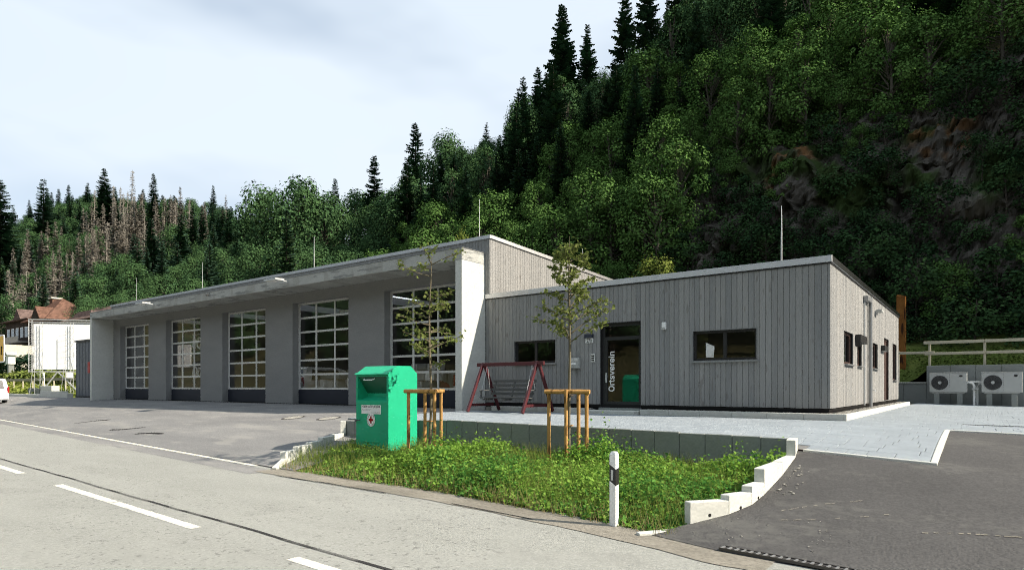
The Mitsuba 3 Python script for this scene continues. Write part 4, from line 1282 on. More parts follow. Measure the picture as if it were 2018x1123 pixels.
# ------------------------------------------------------------------ left: shed, low wall, rail, screen, house, van, signs
k = thing('grey_shed', 'tall dark grey panelled shed beside the left end of the hall', 'shed')
put('body', MB().box(-53.85, -45.2, 1.0, 7, 0.9, 5.35), 'shed_panel', k)
for q_ in range(14):
    x = -53.85 + q_ * 0.6
    put('panel_rib', MB().box(x + .02, x + .08, 0.975, 0.999, 1.0, 5.3), 'shed_panel', k)
put('roof_edge', MB().box(-53.95, -45.1, 0.9, 7.1, 5.352, 5.47), 'black_plastic', k)
put('hydrant_box', MB().box(-51.2, -50.75, 0.85, 0.97, 2.9, 3.75, 0.02), 'red_plastic', k)
put('socket', MB().box(-53.8, -46.5, 0.93, 0.972, 0.9, 1.15), 'black_plastic', k)
k = thing('low_wall', 'low pale concrete wall along the lawn left of the hall', 'wall')
for q_, (a, b, z) in enumerate(((-70.5, -67.5, 1.24), (-67.5, -64.4, 1.25), (-64.4, -61.4, 1.25), (-61.4, -58.4, 1.26), (-58.4, -56.0, 1.52), (-56.0, -53.5, 1.52), (-53.5, -52.5, 1.38))):
    put('wall_block', MB().box(a + .01, b - .01, -0.05, 0.35, 0.3, z, 0.015), 'white_concrete', k)
k = thing('lawn_rail', 'long pale timber rail across the lawn left of the hall', 'rail fence')
for x in np.arange(-84, -53, 3.0):
    put('post', MB().box(x - .06, x + .06, 4.1, 4.22, 0.9, 2.65), 'fence_wood', k)
put('rail', MB().box(-86, -54, 4.02, 4.09, 2.45, 2.72), 'fence_wood', k)
k = thing('garden_blocks', 'stacked pale stone blocks in the grass under the white screen', 'stone blocks')
put('block', MB().box(-63.3, -60.6, 1.4, 2.0, 1.0, 1.95, 0.02), 'white_concrete', k)
put('block', MB().box(-66.2, -63.4, 1.3, 1.9, 1.0, 1.75, 0.02), 'wall_concrete', k)
k = thing('white_screen', 'large white sheet screen on a lattice steel scaffold', 'screen')
# stands facing the yard, a little turned
S0, S1 = np.array([-64.9, 1.0]), np.array([-60.7, 5.3])
sd = (S1 - S0) / np.linalg.norm(S1 - S0)
sn = np.array([sd[1], -sd[0]])


def sp(u, off, z):
    q_ = S0 + sd * u + sn * off
    return (q_[0], q_[1], z)


LS = float(np.linalg.norm(S1 - S0))
put('sheet', MB().bar(sp(0.40, 0, 5.45), sp(LS - .05, 0, 5.45), 0.03, 4.1), 'screen_sheet', k)
for z in (3.22, 7.62, 7.84):
    put('frame_beam', MB().bar(sp(0, 0.06, z), sp(LS, 0.06, z), 0.07, 0.10), 'galvanised', k)
m = MB()
for u in (0.04, 0.30):
    m.bar(sp(u, 0.06, 3.15), sp(u, 0.06, 7.9), 0.05, 0.05)
for z in np.arange(3.3, 7.7, 0.22):
    m.bar(sp(0.04, 0.06, z), sp(0.30, 0.06, z + 0.16), 0.03, 0.03)
put('side_truss', m, 'galvanised', k)
for u in (1.05, 3.55):
    m = MB()
    for du, do in ((0, 0.25), (0.2, 0.25), (-0.25, 0.6)):
        m.tube([sp(u + du, do, 0.9), sp(u + du, do, 7.6 if du >= 0 else 6.9)], 0.022, 6)
    for z in np.arange(1.4, 7.2, 0.5):
        m.tube([sp(u, 0.25, z), sp(u + .2, 0.25, z + .35)], 0.013, 5)
        m.tube([sp(u, 0.25, z), sp(u - .25, 0.6, z + .3)], 0.012, 5)
    put('mast', m, 'galvanised', k)
    put('stay', MB().tube([sp(u + .2, 0.3, 5.0), sp(u + 1.1, 0.5, 3.3)], 0.018, 6).tube([sp(u - .25, 0.6, 4.6), sp(u - .55, 0.8, 1.2)], 0.016, 6), 'galvanised', k)
put('brace', MB().bar(sp(1.1, 0.3, 1.2), sp(2.5, 0.3, 3.2), 0.09, 0.09), 'galvanised', k)
put('brace', MB().bar(sp(2.5, 0.3, 3.2), sp(4.3, 0.3, 1.3), 0.09, 0.09), 'galvanised', k)
put('brace', MB().bar(sp(1.4, 0.3, 3.1), sp(1.8, 0.9, 1.2), 0.06, 0.06), 'galvanised', k)
put('control_box', MB().bar(sp(3.35, 0.5, 2.9), sp(3.8, 0.5, 2.9), 0.2, 0.5), 'white_paint', k)


def house_box(x0, x1, y0, y1, z0, z1, wins, wall, parent, face=-1):
    put('wall', MB().box(x0, x1, y0, y1, z0, z1), wall, parent)
    for (a, b, za, zb_) in wins:
        w = put('window', MB().box(a - .12, b + .12, y0 - .05, y0 - .002, za - .12, zb_ + .12), 'white_paint', parent)
        put('pane', MB().box(a, b, y0 - .07, y0 - .052, za, zb_), 'car_glass', w)


def hip_roof(x0, x1, y0, y1, z0, h, inset, over=0.6):
    x0, x1, y0, y1 = x0 - over, x1 + over, y0 - over, y1 + over
    ym = (y0 + y1) / 2
    return MB().hull([(x0, y0, z0), (x1, y0, z0), (x1, y1, z0), (x0, y1, z0), (x0 + inset, ym, z0 + h), (x1 - inset, ym, z0 + h), (x0, y0, z0 - .15), (x1, y0, z0 - .15), (x1, y1, z0 - .15), (x0, y1, z0 - .15)])


k = thing('large_house', 'large old house with brown hipped roofs and an orange tiled turret above the white screen', 'house')
gz0 = 4.0
RY = 20.0
house_box(-146, -132.5, RY, RY + 12, gz0, 14.0, [(-144.8 + 2.5 * q_, -143.5 + 2.5 * q_, z, z + 1.6) for q_ in range(5) for z in (7.4, 10.9)], 'shingles', k)
house_box(-132.45, -98, RY + 1.5, RY + 13, gz0 - 1, 12.6, [(-131 + 3.1 * q_, -129.6 + 3.1 * q_, z, z + 1.6) for q_ in range(10) for z in (6.4, 9.8)], 'grey_wall', k)
put('roof', hip_roof(-132.4, -98, RY + 1.5, RY + 13, 12.65, 3.3, 5.0), 'old_tiles', k)
put('roof', hip_roof(-146, -132.5, RY, RY + 12, 14.05, 2.4, 6.0), 'old_tiles', k)
put('turret_roof', MB().hull([(-134, RY - 1, 13.2), (-121.3, RY - 1, 13.2), (-121.3, RY + 9, 13.2), (-134, RY + 9, 13.2), (-129, RY + 3.0, 17.3), (-126, RY + 3.0, 17.3)]), 'red_tiles', k)
put('gable_dormer', MB().hull([(-126.4, RY - 1.6, 13.22), (-122.0, RY - 1.6, 13.22), (-124.2, RY - 1.6, 15.4), (-126.4, RY + 4, 13.22), (-122.0, RY + 4, 13.22), (-124.2, RY + 4, 15.4)]), 'red_tiles', k)
put('gable_wall', MB().hull([(-125.9, RY - 1.66, 13.25), (-122.5, RY - 1.66, 13.25), (-124.2, RY - 1.66, 14.9), (-125.9, RY - 1.61, 13.25), (-122.5, RY - 1.61, 13.25), (-124.2, RY - 1.61, 14.9)]), 'shingles', k)
put('gable_dormer', MB().hull([(-139.4, RY - .6, 14.1), (-135.4, RY - .6, 14.1), (-137.4, RY - .6, 16.0), (-139.4, RY + 4, 14.1), (-135.4, RY + 4, 14.1), (-137.4, RY + 4, 16.0)]), 'old_tiles', k)
put('flat_dormer', MB().hull([(-119.5, RY + 2, 13.2), (-111, RY + 2, 13.2), (-119.5, RY + 5, 13.9), (-111, RY + 5, 13.9), (-118, RY + 2.6, 14.3), (-112.5, RY + 2.6, 14.3)]), 'old_tiles', k)
ch = put('chimney', MB().box(-132.6, -131.2, RY + 3, RY + 4.4, 14, 17.7, 0.05), 'red_tiles', k)
put('chimney_cap', MB().box(-132.8, -131.0, RY + 2.8, RY + 4.6, 17.702, 18.0, 0.05), 'cream_wall', ch)
put('balcony', MB().box(-145.5, -133, RY - 1.6, RY - .08, 9.75, 9.95).box(-145.5, -133, RY - 1.6, RY - 1.5, 9.95, 10.8), 'grey_wall', k)
put('annex_wall', MB().box(-149, -127, RY - 5, RY - 0.2, 3.5, 8.9), 'cream_wall', k)
for q_ in range(4):
    put('garage_opening', MB().box(-148 + q_ * 4.9, -144.4 + q_ * 4.9, RY - 5.08, RY - 5.002, 6.2, 8.4), 'room', k)


def blob_hedge(name, label, x0, x1, y0, y1, z0, h, seed, cols):
    r = rng(seed)
    m = MB()
    n = int((x1 - x0) * (h + (y1 - y0)) * 26)
    P = np.stack([r.uniform(x0, x1, n), r.uniform(y0, y1, n), r.uniform(0, h, n)], 1)
    keep = (np.abs((P[:, 1] - (y0 + y1) / 2) / ((y1 - y0) / 2)) > 0.5) | (P[:, 2] > h * 0.6)
    P = P[keep]
    P[:, 2] = P[:, 2] * (0.85 + 0.3 * meshkit.noise(np.stack([P[:, 0] * 0.5, P[:, 1] * 0, P[:, 0] * 0], -1), seed)) + hill(P[:, 0], P[:, 1]) + z0
    leaves(m, P, 0.42, r, cols=cols)
    k = thing(name, label, 'hedge')
    put('foliage', m, 'foliage', k, color=True)
    put('core', MB().add(*grid_mesh(x0 + .2, x1 - .2, 30, y0 + .3, y1 - .3, 4, lambda x, y: hill(x, y) + z0 + h * 0.78)), 'hedge', k)


blob_hedge('clipped_hedge', 'dark clipped hedge between the lawn and the large house', -135, -62, 13.2, 15.2, 0.0, 2.7, 51, ((.014, .035, .022), (.035, .07, .04)))
blob_hedge('grassy_shrubs', 'row of pale green low shrubs behind the lawn rail', -100, -55, 6.6, 9.2, -0.1, 1.3, 52, ((.10, .14, .035), (.17, .20, .06)))
k = thing('white_cabinet', 'small white cabinet with a gabled lid in front of the hedge', 'cabinet')
put('box', MB().box(-102.8, -101.7, 9.0, 9.8, 4.9, 6.1, 0.03), 'white_paint', k)
put('base', MB().box(-102.6, -101.9, 9.1, 9.7, 2.4, 4.895), 'wall_concrete', k)
put('lid', MB().hull([(-103.1, 8.8, 6.11), (-101.4, 8.8, 6.11), (-101.4, 10, 6.11), (-103.1, 10, 6.11), (-102.25, 8.8, 6.6), (-102.25, 10, 6.6)]), 'grey_plastic', k)
k = thing('direction_sign', 'yellow direction sign with rounded white border at the left edge above the van', 'road sign')


def rrect(x0, x1, z0, z1, r, y0, y1):
    pts = []
    for cx, cz, a0 in ((x1 - r, z1 - r, 0), (x0 + r, z1 - r, 90), (x0 + r, z0 + r, 180), (x1 - r, z0 + r, 270)):
        for a in range(a0, a0 + 91, 15):
            pts.append((cx + r * math.cos(math.radians(a)), cz + r * math.sin(math.radians(a))))
    return MB().hull([(p_[0], y, p_[1]) for p_ in pts for y in (y0, y1)])


GX = -46.2
put('plate', rrect(GX - 2.7, GX, 3.40, 5.16, 0.16, -5.5, -5.46), 'white_paint', k)
put('yellow_field', rrect(GX - 2.62, GX - .08, 3.48, 5.08, 0.12, -5.507, -5.502), 'yellow_sign', k)
put('arrow', MB().box(GX - .55, GX - .38, -5.514, -5.509, 3.9, 4.3).box(GX - .55, GX - .3, -5.514, -5.509, 4.301, 4.42), 'black_print', k)
for x in (GX - 2.3, GX - 1.3):
    put('post', MB().tube([(x, -5.42, 0.0), (x, -5.42, 5.1)], 0.04, 8), 'galvanised', k)


def van(x, y, z, heading, label, paint):
    """A small delivery van; x, y is the middle of its rear bumper, heading the way it faces."""
    k = thing('parked_van', label, 'van')
    tw = T().translate([x, y, z]).rotate([0, 0, 1], heading)
    prof = [(0.0, 0.45), (-.03, 0.9), (0.10, 1.15), (0.30, 1.86), (0.55, 1.95), (2.6, 1.95), (3.15, 1.8), (3.75, 1.2), (4.45, 1.02), (4.62, 0.75), (4.62, 0.42), (4.4, 0.30), (0.1, 0.32)]
    W = 0.88

    def shell(inset):
        v, f = [], []
        n = len(prof)
        for s in (-1, 1):
            for (px, pz) in prof:
                w = W - (0.14 * max(0, (pz - 1.1) / 0.85)) - (0.04 if pz < .5 else 0)
                v.append((px, s * w, pz))
        for q_ in range(n):
            f.append((q_, (q_ + 1) % n, n + (q_ + 1) % n))
            f.append((q_, n + (q_ + 1) % n, n + q_))
        v = np.array(v)
        for s in (0, n):
            c = v[s:s + n].mean(0) + (0, 0, -0.05)
            v = np.vstack([v, c])
            for q_ in range(n):
                f.append((s + q_, s + (q_ + 1) % n, len(v) - 1))
        return v, np.array(f)
    put('body', shell(0), paint, k, to_world=tw)
    put('rear_window', MB().hull([(0.095, -.62, 1.20), (0.095, .62, 1.20), (0.275, .56, 1.80), (0.275, -.56, 1.80), (0.12, -.62, 1.19), (0.12, .62, 1.19), (0.3, .56, 1.79), (0.3, -.56, 1.79)]), 'car_glass', k, to_world=tw)
    for s in (-1, 1):
        put('side_window', MB().hull([(0.6, s * .885, 1.2), (2.9, s * .885, 1.2), (2.6, s * .775, 1.8), (0.75, s * .775, 1.8), (0.6, s * .86, 1.2), (2.9, s * .86, 1.2), (2.6, s * .75, 1.8), (0.75, s * .75, 1.8)]), 'car_glass', k, to_world=tw)
        put('tail_light', MB().box(-.05, 0.08, s * .84 - .05, s * .84 + .05, 0.85, 1.35, 0.02), 'lamp_red', k, to_world=tw)
        put('roof_rail', MB().bar((0.6, s * .68, 2.0), (2.6, s * .68, 2.0), 0.04, 0.05), 'black_plastic', k, to_world=tw)
        for wx in (0.85, 3.7):
            w = trimesh.creation.cylinder(0.32, 0.2, sections=24)
            v = np.array(w.vertices)
            put('wheel', (np.stack([wx + v[:, 0], s * .80 + v[:, 2], 0.32 + v[:, 1]], 1), np.array(w.faces)), 'tyre', k, to_world=tw)
    put('windscreen', MB().hull([(3.2, -.66, 1.74), (3.2, .66, 1.74), (3.74, .78, 1.24), (3.74, -.78, 1.24), (3.15, -.66, 1.72), (3.15, .66, 1.72), (3.7, .78, 1.2), (3.7, -.78, 1.2)]), 'car_glass', k, to_world=tw)
    put('bumper', MB().box(-.10, 0.1, -.86, .86, 0.38, 0.62, 0.03), 'car_paint', k, to_world=tw)
    put('number_plate', MB().box(-.115, -.101, -.26, .26, 0.66, 0.77), 'white_paint', k, to_world=tw)
    return k


van(-56.0, -3.6, float(yard_z(-54, -3.6)), 178, 'silver white van parked at the left edge of the yard', 'car_paint')

# inside the hall: lockers along the rear wall and two vans behind the gates
k = thing('locker_row', 'pale lockers along the rear wall inside the hall', 'lockers')
for q_ in range(20):
    x = -42 + q_ * 1.5
    put('locker', MB().box(x + .02, x + 1.3, 13.1, 13.7, 1.05, 3.0, 0.02), 'grey_plastic', k)
van(-28.6, 3.4, 1.05, 92, 'white van parked inside the hall behind the middle gate', 'white_paint')
van(-14.6, 2.6, 1.05, 88, 'white van parked inside the hall behind the gate nearest the annex', 'white_paint')
van(-22.6, 4.6, 1.05, 90, 'red van parked inside the hall behind the fourth gate', 'red_plastic')
r_ = rng(61)
for (x, y, zt, lab) in ((-20.6, 1.5, 2.6, 'stack of pale boxes inside the hall behind the fourth gate'), (-23.0, 1.6, 2.3, 'lower stack of pale boxes inside the hall behind the fourth gate'), (-16.4, 1.5, 2.7, 'stack of pale boxes inside the hall behind the gate nearest the annex'), (-26.7, 1.6, 2.2, 'stack of pale boxes inside the hall behind the middle gate')):
    k = thing('box_stack', lab, 'boxes')
    z = 1.055
    while z < zt:
        h = r_.uniform(0.28, 0.5)
        xx = x - 0.7
        while xx < x + 0.6:
            w = r_.uniform(0.35, 0.6)
            put('box', MB().box(xx, xx + w - .02, y + r_.uniform(-.08, .08), y + .6, z, z + h - .01, 0.03), ('grey_plastic', 'aluminium', 'white_paint', 'wall_concrete')[r_.integers(4)], k)
            xx += w
        z += h
k = thing('hose_rack', 'rack of pale coiled hoses inside the hall behind the second gate', 'hose rack')
put('rack', MB().bar((-36.4, 1.5, 5.1), (-32.7, 1.5, 5.1), 0.06, 0.06).bar((-36.4, 1.5, 3.3), (-32.7, 1.5, 3.3), 0.06, 0.06).bar((-36.3, 1.5, 1.05), (-36.3, 1.5, 5.1), 0.06, 0.06).bar((-32.8, 1.5, 1.05), (-32.8, 1.5, 5.1), 0.06, 0.06), 'galvanised', k)
for z0 in (4.55, 2.75):
    for q_ in range(6):
        cx, rr = -36.0 + q_ * 0.6 + r_.normal(0, .04), r_.uniform(.17, .26)
        th = np.linspace(0, 2 * np.pi, 22)
        put('coil', MB().tube(np.stack([cx + rr * np.cos(th), 1.42 + 0.03 * np.sin(3 * th), z0 + rr * 1.5 * np.sin(th)], 1), 0.045, 6), 'white_paint', k, smooth=40)
for x in (-28.0, -21.5, -34.6):
    k = thing('ceiling_tube', {-28.0: 'unlit tube lamp under the hall ceiling behind the middle gate', -21.5: 'unlit tube lamp under the hall ceiling behind the fourth gate', -34.6: 'unlit tube lamp under the hall ceiling behind the second gate'}[x], 'lamp')
    put('tube', MB().box(x - .9, x + .9, 1.8, 1.95, 5.55, 5.65, 0.02), 'white_paint', k)
    put('hanger', MB().tube([(x, 1.87, 5.65), (x, 1.87, 6.36)], 0.012, 5), 'galvanised', k)

# ------------------------------------------------------------------ weeds of the verge
r = rng(101)
m = MB()
n = 21000
wx = r.uniform(-10.3, 0.62, n)
e = edge(wx)
wy = e + 0.12 + (-6.55 - e - 0.12) * r.random(n) ** 0.9
ok = (wx < np.interp(wy, [-10.2, -9.7, -9.0, -6.5], [0.10, 0.42, 0.58, 0.60])) & ~((wx < CX1 + .03) & (wx > CX0 - .03) & (wy > CY0 - .03))
lineL = np.interp(wy, [-9.9, -6.4], [-9.62, -11.4])
ok &= wx > lineL + 0.12
patch = meshkit.fbm(np.stack([wx * 0.7, wy * 0.7, wx * 0], -1), 3, 4)
front = np.clip((wy - edge(wx)) / 0.8, 0.0, 1)
ok &= r.random(n) < (0.25 + 0.75 * front) * np.clip(0.45 + 1.3 * patch, 0, 1)
wx, wy, patch, front = wx[ok], wy[ok], patch[ok], front[ok]
wz = bank_z(wx, wy)
hgt = (0.06 + 0.72 * patch ** 2 * r.uniform(0.5, 1.5, len(wx))) * (0.3 + 0.7 * front)
hgt *= np.clip((wx - np.interp(wy, [-9.9, -6.4], [-9.62, -11.4])) / 1.5, 0.22, 1)
tall = r.random(len(wx)) < 0.05
hgt[tall] *= 1.55
yel = meshkit.fbm(np.stack([wx * 0.45 + 4, wy * 0.45, wx * 0], -1), 3, 7)
for lev in range(9):
    q_ = (lev + r.random(len(wx))) / 9
    P = np.stack([wx + r.normal(0, 0.03, len(wx)), wy + r.normal(0, 0.03, len(wx)), wz + hgt * q_], 1)
    sel = yel + r.normal(0, 0.12, len(wx)) > 0.5
    leaves(m, P[sel], 0.066, r, cols=((.145, .275, .04), (.24, .39, .08)))
    leaves(m, P[~sel], 0.066, r, cols=((.06, .175, .035), (.125, .28, .06)))
# grass blades between
n = 22000
gx_ = r.uniform(-10.3, 0.6, n)
e = edge(gx_)
gy_ = e + 0.05 + (-6.55 - e) * r.random(n)
ok = (gx_ > np.interp(gy_, [-9.9, -6.4], [-9.62, -11.4]) + 0.1) & (gx_ < np.interp(gy_, [-10.2, -9.7, -9.0, -6.5], [0.08, 0.40, 0.56, 0.58])) & ~((gx_ < CX1 + .03) & (gx_ > CX0 - .03) & (gy_ > CY0 - .03))
gx_, gy_ = gx_[ok], gy_[ok]
P = np.stack([gx_, gy_, bank_z(gx_, gy_) - .01], 1)
n = len(P)
az = r.uniform(0, 6.28, n)
L = r.uniform(0.16, 0.52, n) * (0.4 + 0.6 * np.clip((gy_ - edge(gx_)) / 0.7, 0, 1))
d = np.stack([np.cos(az) * L * 0.45, np.sin(az) * L * 0.45, L], 1)
w = np.stack([-np.sin(az), np.cos(az), az * 0], 1) * 0.006
v = np.stack([P - w, P + w, P + d], 1).reshape(-1, 3)
k_ = np.arange(n) * 3
t = r.random((n, 1))
m.add(v, np.stack([k_, k_ + 1, k_ + 2], 1), np.repeat(np.where((gy_ - edge(gx_) < 0.35)[:, None] & (r.random((n, 1)) < .55), np.array([[.30, .24, .13]]), np.array([.12, .18, .03]) * (1 - t) + np.array([.26, .29, .09]) * t), 3, axis=0))
put('verge_weeds', m, 'leaf', color=True, label='dense low green weeds and grass covering the verge', cat='weeds', kind='stuff')
# grass on the rear bank
m = MB()
n = 5200
gx_, gy_ = r.uniform(-2.5, 8, n), r.uniform(20.45, 25, n)
zz = np.interp(gy_, [20.3, 21.2, 24, 27.6], [2.86, 3.05, 3.7, 4.9]) + np.where(gx_ < 0.9, np.clip((0.9 - gx_) / 0.7, 0, 1) * np.interp(gy_, [20.3, 23.5], [-0.86, 0.0]), 0)
leaves(m, np.stack([gx_, gy_, zz + r.uniform(-.02, 0.10, n)], 1), 0.12, r, cols=((.05, .09, .02), (.11, .15, .035)))
put('bank_grass', m, 'foliage', color=True, label='rough grass on the bank behind the fence', cat='grass', kind='stuff')
# grass on the left lawn
m = MB()
n = 9000
gx_ = r.uniform(-100, -54.3, n)
gy_ = r.uniform(0.4, 13, n)
leaves(m, np.stack([gx_, gy_, hill(gx_, gy_) + r.uniform(0.02, 0.2, n)], 1), 0.3, r, cols=((.13, .17, .035), (.21, .235, .06)))
put('lawn_grass', m, 'foliage', color=True, label='long sunlit grass of the lawn left of the hall', cat='grass', kind='stuff')

# ------------------------------------------------------------------ forest: prototypes as shape groups


def spruce_mesh(h, rad, seed, bare=0.06, droop=0.28, tint=(1, 1, 1), gappy=0.0, seg=5, dead=False):
    r = rng(seed)
    lm = MB()
    V, Fc, C = [], [], []
    z = h * bare
    while z < h * 0.985:
        t = (z - h * bare) / (h * (1 - bare))
        n = 8 if t < 0.75 else 6
        R = rad * (1 - t) ** 0.78 * (0.55 + 0.45 * min(1, t * 6)) * (0.82 + 0.36 * float(meshkit.noise(np.array([[z * 0.45, seed * 1.7, 0.5]]))[0])) + 0.16
        a0 = r.uniform(0, 6.28)
        for b in range(n):
            if r.random() < gappy:
                continue
            az = a0 + b * 6.283 / n + r.normal(0, 0.18)
            L = R * r.uniform(0.62, 1.18)
            ca, sa = math.cos(az), math.sin(az)
            dr_ = droop * r.uniform(0.6, 1.4) * (1.2 - t)
            col = np.array([.042, .082, .056]) * r.uniform(0.6, 1.7) * np.array(tint)
            if r.random() < 0.2:
                col = np.array([.040, .070, .034]) * r.uniform(0.8, 1.5) * np.array(tint)
            if dead:
                col = np.array([.20, .185, .16]) * r.uniform(0.6, 1.35)
            o = np.array([0, 0, z + r.normal(0, 0.08)])
            for k_ in range(seg):
                s0 = 0.10 + 0.9 * k_ / seg
                s1 = min(1.0, s0 + 1.35 / seg)
                p0 = o + np.array([ca * L * s0, sa * L * s0, -dr_ * L * s0 + 0.22 * L * s0 * s0])
                p1 = o + np.array([ca * L * s1, sa * L * s1, -dr_ * L * s1 + 0.22 * L * s1 * s1])
                wd = (0.13 + 0.24 * L * (1 - s0) * 0.9) * r.uniform(0.7, 1.3)
                for sd_ in (-1, 1):
                    q_ = (p0 + p1) / 2 + np.array([-sa, ca, 0]) * sd_ * wd * (1.5 if L > 1 else 1.2) + np.array([ca, sa, 0]) * 0.16 * L / seg + np.array([0, 0, -0.10 - 0.25 * wd])
                    i = len(V)
                    V += [p0, p1, q_]
                    Fc.append((i, i + 1, i + 2))
                    C += [col * r.uniform(.8, 1.2)] * 3
        z += max(0.22, 0.5 * (1 - 0.45 * t)) * h / 24
    lm.add(V, Fc)
    lm.c.append(np.array(C))
    tm = MB().tube([(0, 0, -1.5), (0, 0, h * .4), (0, 0, h * .97)], [h * .012, h * .009, 0.02], 7)
    return lm, tm


def broadleaf_mesh(h, rad, seed, n=2600, size=0.42, cols=((.035, .06, .02), (.075, .11, .03)), lobes=26, low=0.22):
    r = rng(seed)
    tm = MB().tube([(0, 0, -1.2), (r.normal(0, .15), r.normal(0, .15), h * .35), (r.normal(0, .3), r.normal(0, .3), h * .85)], [h * .017, h * .012, 0.03], 7)
    lm = MB()
    per = n // lobes
    for b in range(lobes):
        u = r.random() ** 0.8
        z = h * (low + (0.93 - low) * u)
        prof = math.sin(math.pi * min(1, max(0.05, (z / h - low + 0.12) / (1.12 - low)))) ** 0.75
        az = b * 2.4 + r.normal(0, .4)
        rr = rad * prof * math.sqrt(r.uniform(0.15, 1.0))
        c = np.array([math.cos(az) * rr, math.sin(az) * rr, z])
        lr = rad * r.uniform(0.24, 0.42) * (0.7 + 0.3 * prof)
        d = r.normal(size=(per, 3))
        d /= np.linalg.norm(d, axis=1, keepdims=True)
        d[:, 2] = d[:, 2] * 1.05 + 0.08
        P = c + d * lr * r.uniform(0.55, 1.08, (per, 1))
        t = r.random()
        cc = np.array(cols[0]) * (1 - t) + np.array(cols[1]) * t
        leaves(lm, P, size, r, cols=(cc * .85, cc * 1.18), N=(P - c) / lr + np.array([0, 0, .35]) + c / rad * np.array([.4, .4, 0]))
        tm.tube([(0, 0, z * .75), c * np.array([.5, .5, 1]) - (0, 0, lr * .5), c], [h * .005, h * .003, .02], 4)
    return lm, tm


def dead_mesh(h, seed, nb=260):
    r = rng(seed)
    lm = MB()
    tm = MB().tube([(0, 0, -1.5), (r.normal(0, .1), 0, h * .5), (r.normal(0, .2), 0, h)], [h * .010, h * .007, 0.03], 6)
    for b in range(nb):
        u = r.random()
        z = h * (0.2 + 0.79 * u)
        L = (0.5 + 1.5 * (1 - u)) * r.uniform(.5, 1.15)
        az = r.uniform(0, 6.28)
        p0 = np.array([0, 0, z])
        p1 = p0 + np.array([math.cos(az) * L, math.sin(az) * L, -L * r.uniform(0.0, .55)])
        c = np.array([.21, .195, .17]) * r.uniform(.6, 1.3)
        sd_ = np.array([-math.sin(az), math.cos(az), 0])
        for k_ in range(3):
            s0, s1 = .25 + .25 * k_, .55 + .22 * k_
            a, e_ = p0 + (p1 - p0) * s0, p0 + (p1 - p0) * s1
            for g in (-1, 1):
                q_ = e_ + sd_ * g * L * .22 * r.uniform(.6, 1.2) + np.array([0, 0, -.22 * r.random()])
                lm.add([a, e_, q_], [[0, 1, 2]], c * r.uniform(.8, 1.2))
        lm.add([p0, p0 + (0, 0, .06), p1], [[0, 1, 2]], c)
    return lm, tm


def group(name, mesh, bark='bark'):
    lm, tm = mesh
    scene[name] = {'type': 'shapegroup', 'trunk': ply(tm.mesh(), bark, smooth=True), 'crown': ply(lm.mesh(), 'foliage', color=lm.colors())}


for q_ in range(4):
    group(f'spruce_group_{q_}', spruce_mesh(24, (3.9, 3.4, 4.4, 3.6)[q_], 200 + q_, bare=(.05, .12, .04, .16)[q_], gappy=(.10, .22, .15, .34)[q_]))
group('spruce_open_group', spruce_mesh(26, 4.1, 220, bare=.1, gappy=.42, droop=.15))
DK = ((.036, .078, .036), (.066, .125, .048))
LT = ((.052, .11, .03), (.10, .185, .052))
YL = ((.10, .14, .03), (.17, .20, .05))
for q_ in range(3):
    group(f'big_tree_group_{q_}', broadleaf_mesh(17, (5.5, 6.2, 4.8)[q_], 300 + q_, 8400, .36, DK, 46, .12))
for q_ in range(4):
    group(f'slope_tree_group_{q_}', broadleaf_mesh(9, (2.3, 2.8, 2.0, 2.5)[q_], 320 + q_, 6400, .20, LT, 52, .02), 'pale_bark')
for q_ in range(2):
    group(f'slender_tree_group_{q_}', broadleaf_mesh(14, (2.4, 2.0)[q_], 340 + q_, 3400, .26, DK, 36, .26), 'pale_bark')
CB = ((.018, .042, .02), (.04, .08, .03))
for q_ in range(2):
    group(f'cliff_bush_group_{q_}', broadleaf_mesh(6, (2.7, 2.3)[q_], 350 + q_, 2600, .24, CB, 30, .0))
group('bush_group_0', broadleaf_mesh(10, 2.3, 360, 6500, .19, YL, 60, .05))
group('bush_group_1', broadleaf_mesh(10, 2.1, 361, 6000, .19, LT, 56, .05))
group('dead_group_0', dead_mesh(22, 380), 'dead_bark')
group('dead_group_1', spruce_mesh(22, 2.1, 381, bare=.22, droop=.6, gappy=.45, seg=4, dead=True), 'dead_bark')
group('dead_group_2', spruce_mesh(22, 1.7, 382, bare=.30, droop=.5, gappy=.6, seg=4, dead=True), 'dead_bark')


SKY = [(-300, 330), (0, 343), (130, 352), (200, 356), (330, 378), (400, 390), (470, 402), (500, 395), (560, 380), (650, 388), (700, 385), (760, 338), (800, 300), (860, 292), (900, 300), (930, 280), (960, 262), (1000, 240), (1012, 175), (1045, 150), (1075, 125), (1120, 140), (1180, 140), (1225, 110), (1255, 100), (1290, 40), (1340, -60), (1500, -150), (2400, -400)]


def room_below_skyline(x, y):
    """How tall a tree may stand at (x, y) to stay under the forest's outline."""
    dx, dy = x - EYE[0], y - EYE[1]
    d, s_ = -0.6 * dx + 0.8 * dy, 0.8 * dx + 0.6 * dy
    line = interp_poly(1009 + 1240 * s_ / max(d, 1), SKY)
    return EYE[2] + (762 - line) * d / 1240 - float(hill(x, y))


def in_view(x, y, slack=140):
    dx, dy = x - EYE[0], y - EYE[1]
    d = -0.6 * dx + 0.8 * dy
    s = 0.8 * dx + 0.6 * dy
    p = 1009 + 1240 * s / max(d, 1)
    return d > 3 and -slack < p < 2018 + slack


PLACED = []


